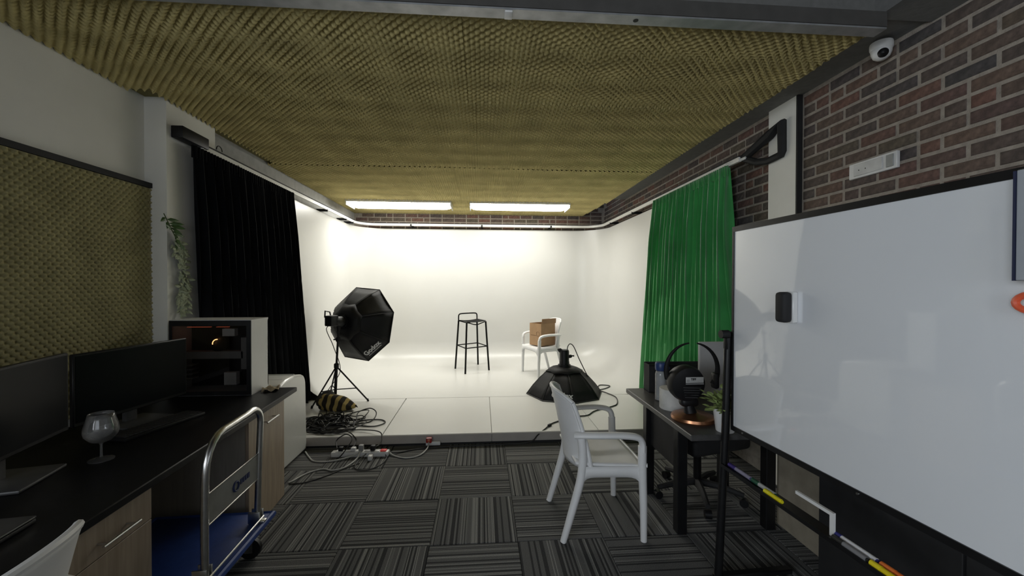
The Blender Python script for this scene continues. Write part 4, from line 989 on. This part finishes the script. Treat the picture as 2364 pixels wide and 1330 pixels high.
# black box and grey panel at the back of the desk
bk_ = thing('black_box', 'black open-topped box standing at the back of the desk', 'box', (1.365, 2.755, ZD), math.radians(-2))
m = MB(); m.bb(-.215, .215, -.05, -.044, 0, .19).bb(-.215, .215, .044, .05, 0, .195).bb(-.215, -.209, -.044, .044, 0, .19).bb(.209, .215, -.044, .044, 0, .19).bb(-.215, .215, -.05, .05, 0, .005)
m.build('walls', M_BLKM, bk_, smooth=False)
MB().rbb(-.218, .218, -.053, -.043, .182, .192, .002, 1).build('rim', M_BLK, bk_)
gp = thing('grey_panel', 'plain light grey panel standing upright on the desk behind the fan', 'panel', (1.60, 2.62, ZD), math.radians(0))
MB().rbb(-.15, .15, -.012, .012, .004, .36, .004, 1).build('sheet', pm('pale_grey_board', (.55, .55, .55), .6, var=.03), gp)
MB().rbox((0, .0, .006), (.2, .1, .012), .004).build('foot', M_GREY, gp)
MB().rbox((.12, -.014, .355), (.03, .02, .05), .005).build('clip', M_BLK, gp)
tis = thing('crumpled_tissue', 'crumpled white tissue on the black desk behind the whiteboard', 'tissue', (1.50, 2.20, ZD), .4)
def ts(u, v):
    a = 2*PI*u; r_ = .05*math.sin(PI*(.05+.9*v))*(1+.25*math.sin(5*a+4*v)); return (r_*1.4*math.cos(a), r_*math.sin(a), .03+.028*-math.cos(PI*v)*(1+.2*math.sin(3*a)))
MB().sheet(ts, 20, 10).build('tissue', pm('tissue_white', (.6, .6, .58), .9), tis)

# ================================================================ MOBILE WHITEBOARD
WA = math.radians(-3.2); WQ = Vector((1.21, 1.868, 0))
# local: x = thickness (negative = writing face), y along the board (0 = far end, negative = near), z up
wbt = thing('mobile_whiteboard', 'large white dry-erase board in a black rolling frame on the right', 'whiteboard', tuple(WQ), -WA)
M_WB = pm('whiteboard_enamel', (.82, .84, .87), .35, var=.01, scale=3, coat=1.0, coatr=.035)
M_WB.node_tree.nodes['Principled BSDF'].inputs['Coat IOR'].default_value = 2.1
WL = 1.42
MB().bb(0, .018, -WL, 0, .795, 1.728).build('writing_surface', M_WB, wbt, smooth=False)
MB().bb(-.005, .024, -WL-.02, .012, 1.728, 1.752).build('frame_rail', M_BLKMET, wbt, smooth=False)
MB().bb(-.005, .024, -WL-.02, .012, .772, .795).build('frame_rail', M_BLKMET, wbt, smooth=False)
MB().bb(-.005, .024, 0, .012, .795, 1.728).build('frame_stile', M_BLKMET, wbt, smooth=False)
MB().bb(-.005, .024, -WL-.02, -WL, .795, 1.728).build('frame_stile', M_BLKMET, wbt, smooth=False)
for y in (.034, -WL-.042):
    MB().tube([(-.05, y, .05), (-.018, y, .76), (-.006, y, 1.24)], [.019, .018, .018], 10).build('post', M_BLKMET, wbt)
    pk = MB().cyl((-.02, y-.02, 1.235), (-.06, y-.02, 1.235), .02, n=12).build('pivot_knob', M_BLK, wbt)
    MB().rbox((.0, y, 1.20), (.05, .03, .09), .008).build('pivot_clamp', M_BLK, wbt)
    MB().rbb(-.07, .34, y-.02, y+.02, .03, .055, .005, 1).build('foot_rail', M_BLKMET, wbt)
    for x in (-.04, .30):
        MB().lathe([(.006, -.016), (.0145, -.016), (.0145, .016), (.006, .016)], n=14).build('caster', M_BLK, wbt).matrix_local = Matrix.Translation((x, y, .0146)) @ Matrix.Rotation(PI/2, 4, 'X')
tray = MB().bb(-.05, .012, -WL-.03, .02, .590, .599); tray.bb(-.05, -.046, -WL-.03, .02, .599, .606)
tray.build('pen_tray', M_BLKMET, wbt, smooth=False)
for y in (-.05, -.6, -1.2): MB().cyl((-.004, y-.02, .7845), (-.008, y-.02, .7845), .004, n=8).build('screw', M_CHROME, wbt)
def WP(x, y, z): return WQ+Matrix.Rotation(-WA, 3, 'Z') @ Vector((x, y, z))
# eraser on the board
er = thing('board_eraser', 'black and white magnetic eraser stuck on the whiteboard', 'eraser', tuple(WP(0, -.345, 1.325)), -WA)
MB().rbb(-.022, -.0005, -.026, .026, 0, .122, .003, 1).build('white_body', M_WHITE, er)
MB().rbb(-.062, -.021, -.026, .026, .001, .121, .014, 3).build('black_grip', M_BLKM, er)
# pens in the tray
def pen(label, y, L, cbody, ccap, x=-.02, zr=.009, capfrac=.35):
    t = thing('marker_pen', label, 'pen', tuple(WP(x, y, .5992)), -WA)
    MB().tube([(0, 0, zr), (0, L*(1-capfrac), zr)], zr, 12).build('barrel', cbody, t)
    MB().tube([(0, L*(1-capfrac), zr), (0, L*.97, zr), (0, L, zr)], [zr*1.08, zr*1.05, zr*.6], 12).build('cap', ccap, t)
    MB().cyl((0, -.006, zr), (0, 0, zr), zr*.75, n=10).build('end_plug', ccap, t)
    return t
C = lambda n_, c_: pm(n_, c_, .4, var=.05)
pen('purple capped marker pen at the far end of the whiteboard tray', -.145, .15, C('pen_grey', (.30, .28, .38)), C('pen_purple', (.06, .035, .20)))
pen('grey marker pen with a green end in the whiteboard tray', -.285, .135, C('pen_silver', (.42, .43, .42)), C('pen_green', (.02, .10, .06)))
pen('bright yellow highlighter next to the grey marker in the tray', -.335, .09, C('pen_yellow', (.75, .65, .01)), C('pen_yellow2', (.80, .72, .02)), x=-.035)
pen('white marker pen with a dark blue cap on the whiteboard tray', -.69, .15, C('pen_white', (.70, .70, .72)), C('pen_navy', (.03, .03, .20)), capfrac=.22, x=-.012)
pen('clear marker pen lying beside the blue-capped white one', -.68, .12, C('pen_clear', (.20, .20, .21)), C('pen_black', (.02, .02, .02)), x=-.036)
pen('yellow highlighter beside an orange one at the near tray end', -.79, .10, C('pen_yellow3', (.75, .58, .01)), C('pen_yellow4', (.80, .66, .02)), x=-.036)
pen('orange highlighter at the near end of the whiteboard tray', -.83, .13, C('pen_orange', (.75, .16, .03)), C('pen_orange2', (.8, .2, .04)), x=-.012)
wbk = thing('white_bracket', 'white L-shaped plastic strip standing on the whiteboard tray', 'bracket', tuple(WP(-.02, -.472, .5992)), -WA)
MB().bb(-.005, .005, -.08, .08, .070, .082).bb(-.005, .005, -.08, -.066, 0, .070).build('strip', M_WHITE, wbk, smooth=False)
# grey sheet and orange ring at the near end
gs = thing('grey_door_panel', 'grey panel edge at the far right beside the whiteboard', 'panel', tuple(WP(-.06, -1.032, 1.485)), -WA)
MB().rbb(-.004, .004, -.30, 0, 0, .25, .002, 1).build('sheet', pm('blue_grey_panel', (.34, .36, .39), .5, var=.03), gs)
MB().bb(-.006, .006, 0, .004, 0, .248).build('dark_edge', pm('navy_edge', (.02, .025, .06), .5), gs)
MB().bb(-.002, .056, -.16, -.14, .13, .15).build('spacer', M_BLK, gs)
orr = thing('orange_handled_scissors', 'orange handle loop hanging at the right edge of the whiteboard', 'scissors', tuple(WP(-.03, -1.04, 1.435)), -WA)
MB().tube([Vector((0, -.005+.032*math.cos(a), .0+.02*math.sin(a))) for a in [2*PI*k/20 for k in range(20)]], .0075, 8, closed=True).build('handle_loop', pm('orange_plastic', (.75, .12, .05), .4), orr)
MB().tube([Vector((.01, -.06+.03*math.cos(a), -.015+.02*math.sin(a))) for a in [2*PI*k/20 for k in range(20)]], .0075, 8, closed=True).build('handle_loop', MATS['orange_plastic'], orr)
MB().bb(-.001, .002, -.13, -.03, -.035, -.022).build('blade', M_CHROME, orr, smooth=False)
MB().bb(-.002, .030, -.04, -.02, -.028, -.016).build('magnet_mount', M_BLK, orr, smooth=False)

# things behind the whiteboard
bb2 = thing('beige_box', 'plain beige box on the floor behind the whiteboard', 'box', (1.98, 2.15, 0))
MB().rbb(-.165, .165, -.22, .22, 0, .52, .006, 1).build('body', pm('beige_card', (.33, .29, .22), .8), bb2, smooth=False)
MB().rbb(-.17, .17, -.225, .225, .47, .53, .006, 1).build('lid', pm('beige_card', (.33, .29, .22), .8), bb2, smooth=False)
bc2 = thing('black_cupboard', 'low black cupboard against the brick wall behind the whiteboard', 'cupboard', (1.90, 1.25, 0))
MB().bb(-.25, .28, -.60, .60, 0, .62).build('body', M_BLKM, bc2, smooth=False)
for s in (-1, 1):
    d = MB().rbb(-.27, -.251, s*.3-.295, s*.3+.295, .02, .6, .002, 1).build('door', M_BLKM, bc2, smooth=False)
    MB().cyl((-.285, s*.05, .30), (-.285, s*.05, .42), .005, n=8).build('handle', M_BLKMET, d)

# ---------------------------------------------------------------- wall plate and dome camera
wp = thing('wall_outlet', 'white double outlet plate on the brick wall above the whiteboard', 'outlet', (XR-.008, 2.125, 2.135))
MB().rbb(-.02, 0, -.14, .14, -.042, .048, .003, 1).build('plate', M_WHITE, wp)
MB().rbb(-.026, -.02, -.065, .105, -.03, .036, .002, 1).build('module', pm('outlet_grey', (.60, .60, .59), .4), wp)
MB().rbb(-.026, -.02, -.125, -.085, -.03, .036, .002, 1).build('module', pm('outlet_darker', (.33, .34, .33), .4), wp)
for y in (.03, .07): MB().cyl((-.0255, y, .0), (-.0275, y, .0), .003, n=8).build('slot', M_BLK, wp)
dc = thing('dome_camera', 'white dome security camera in the corner above the brick wall', 'camera', (2.125, 2.03, 2.765))
MB().lathe([(.048, 0), (.05, -.008), (.05, -.03), (.046, -.038)], n=28).build('base', M_WHITE, dc)
MB().lathe([(.046, -.036), (.044, -.055), (.036, -.075), (.02, -.088), (.001, -.092)], n=28).build('dome', M_WHITE, dc)
e = MB().lathe([(.001, .030), (.012, .027), (.021, .018), (.025, .006), (.026, 0)], n=20, cap=False).build('lens', M_BLK, dc)
dv = Vector((-.50, -.75, -.45)).normalized()
e.matrix_local = Matrix.Translation(Vector((0, 0, -.05))+dv*.026) @ dv.to_track_quat('Z', 'Y').to_matrix().to_4x4()
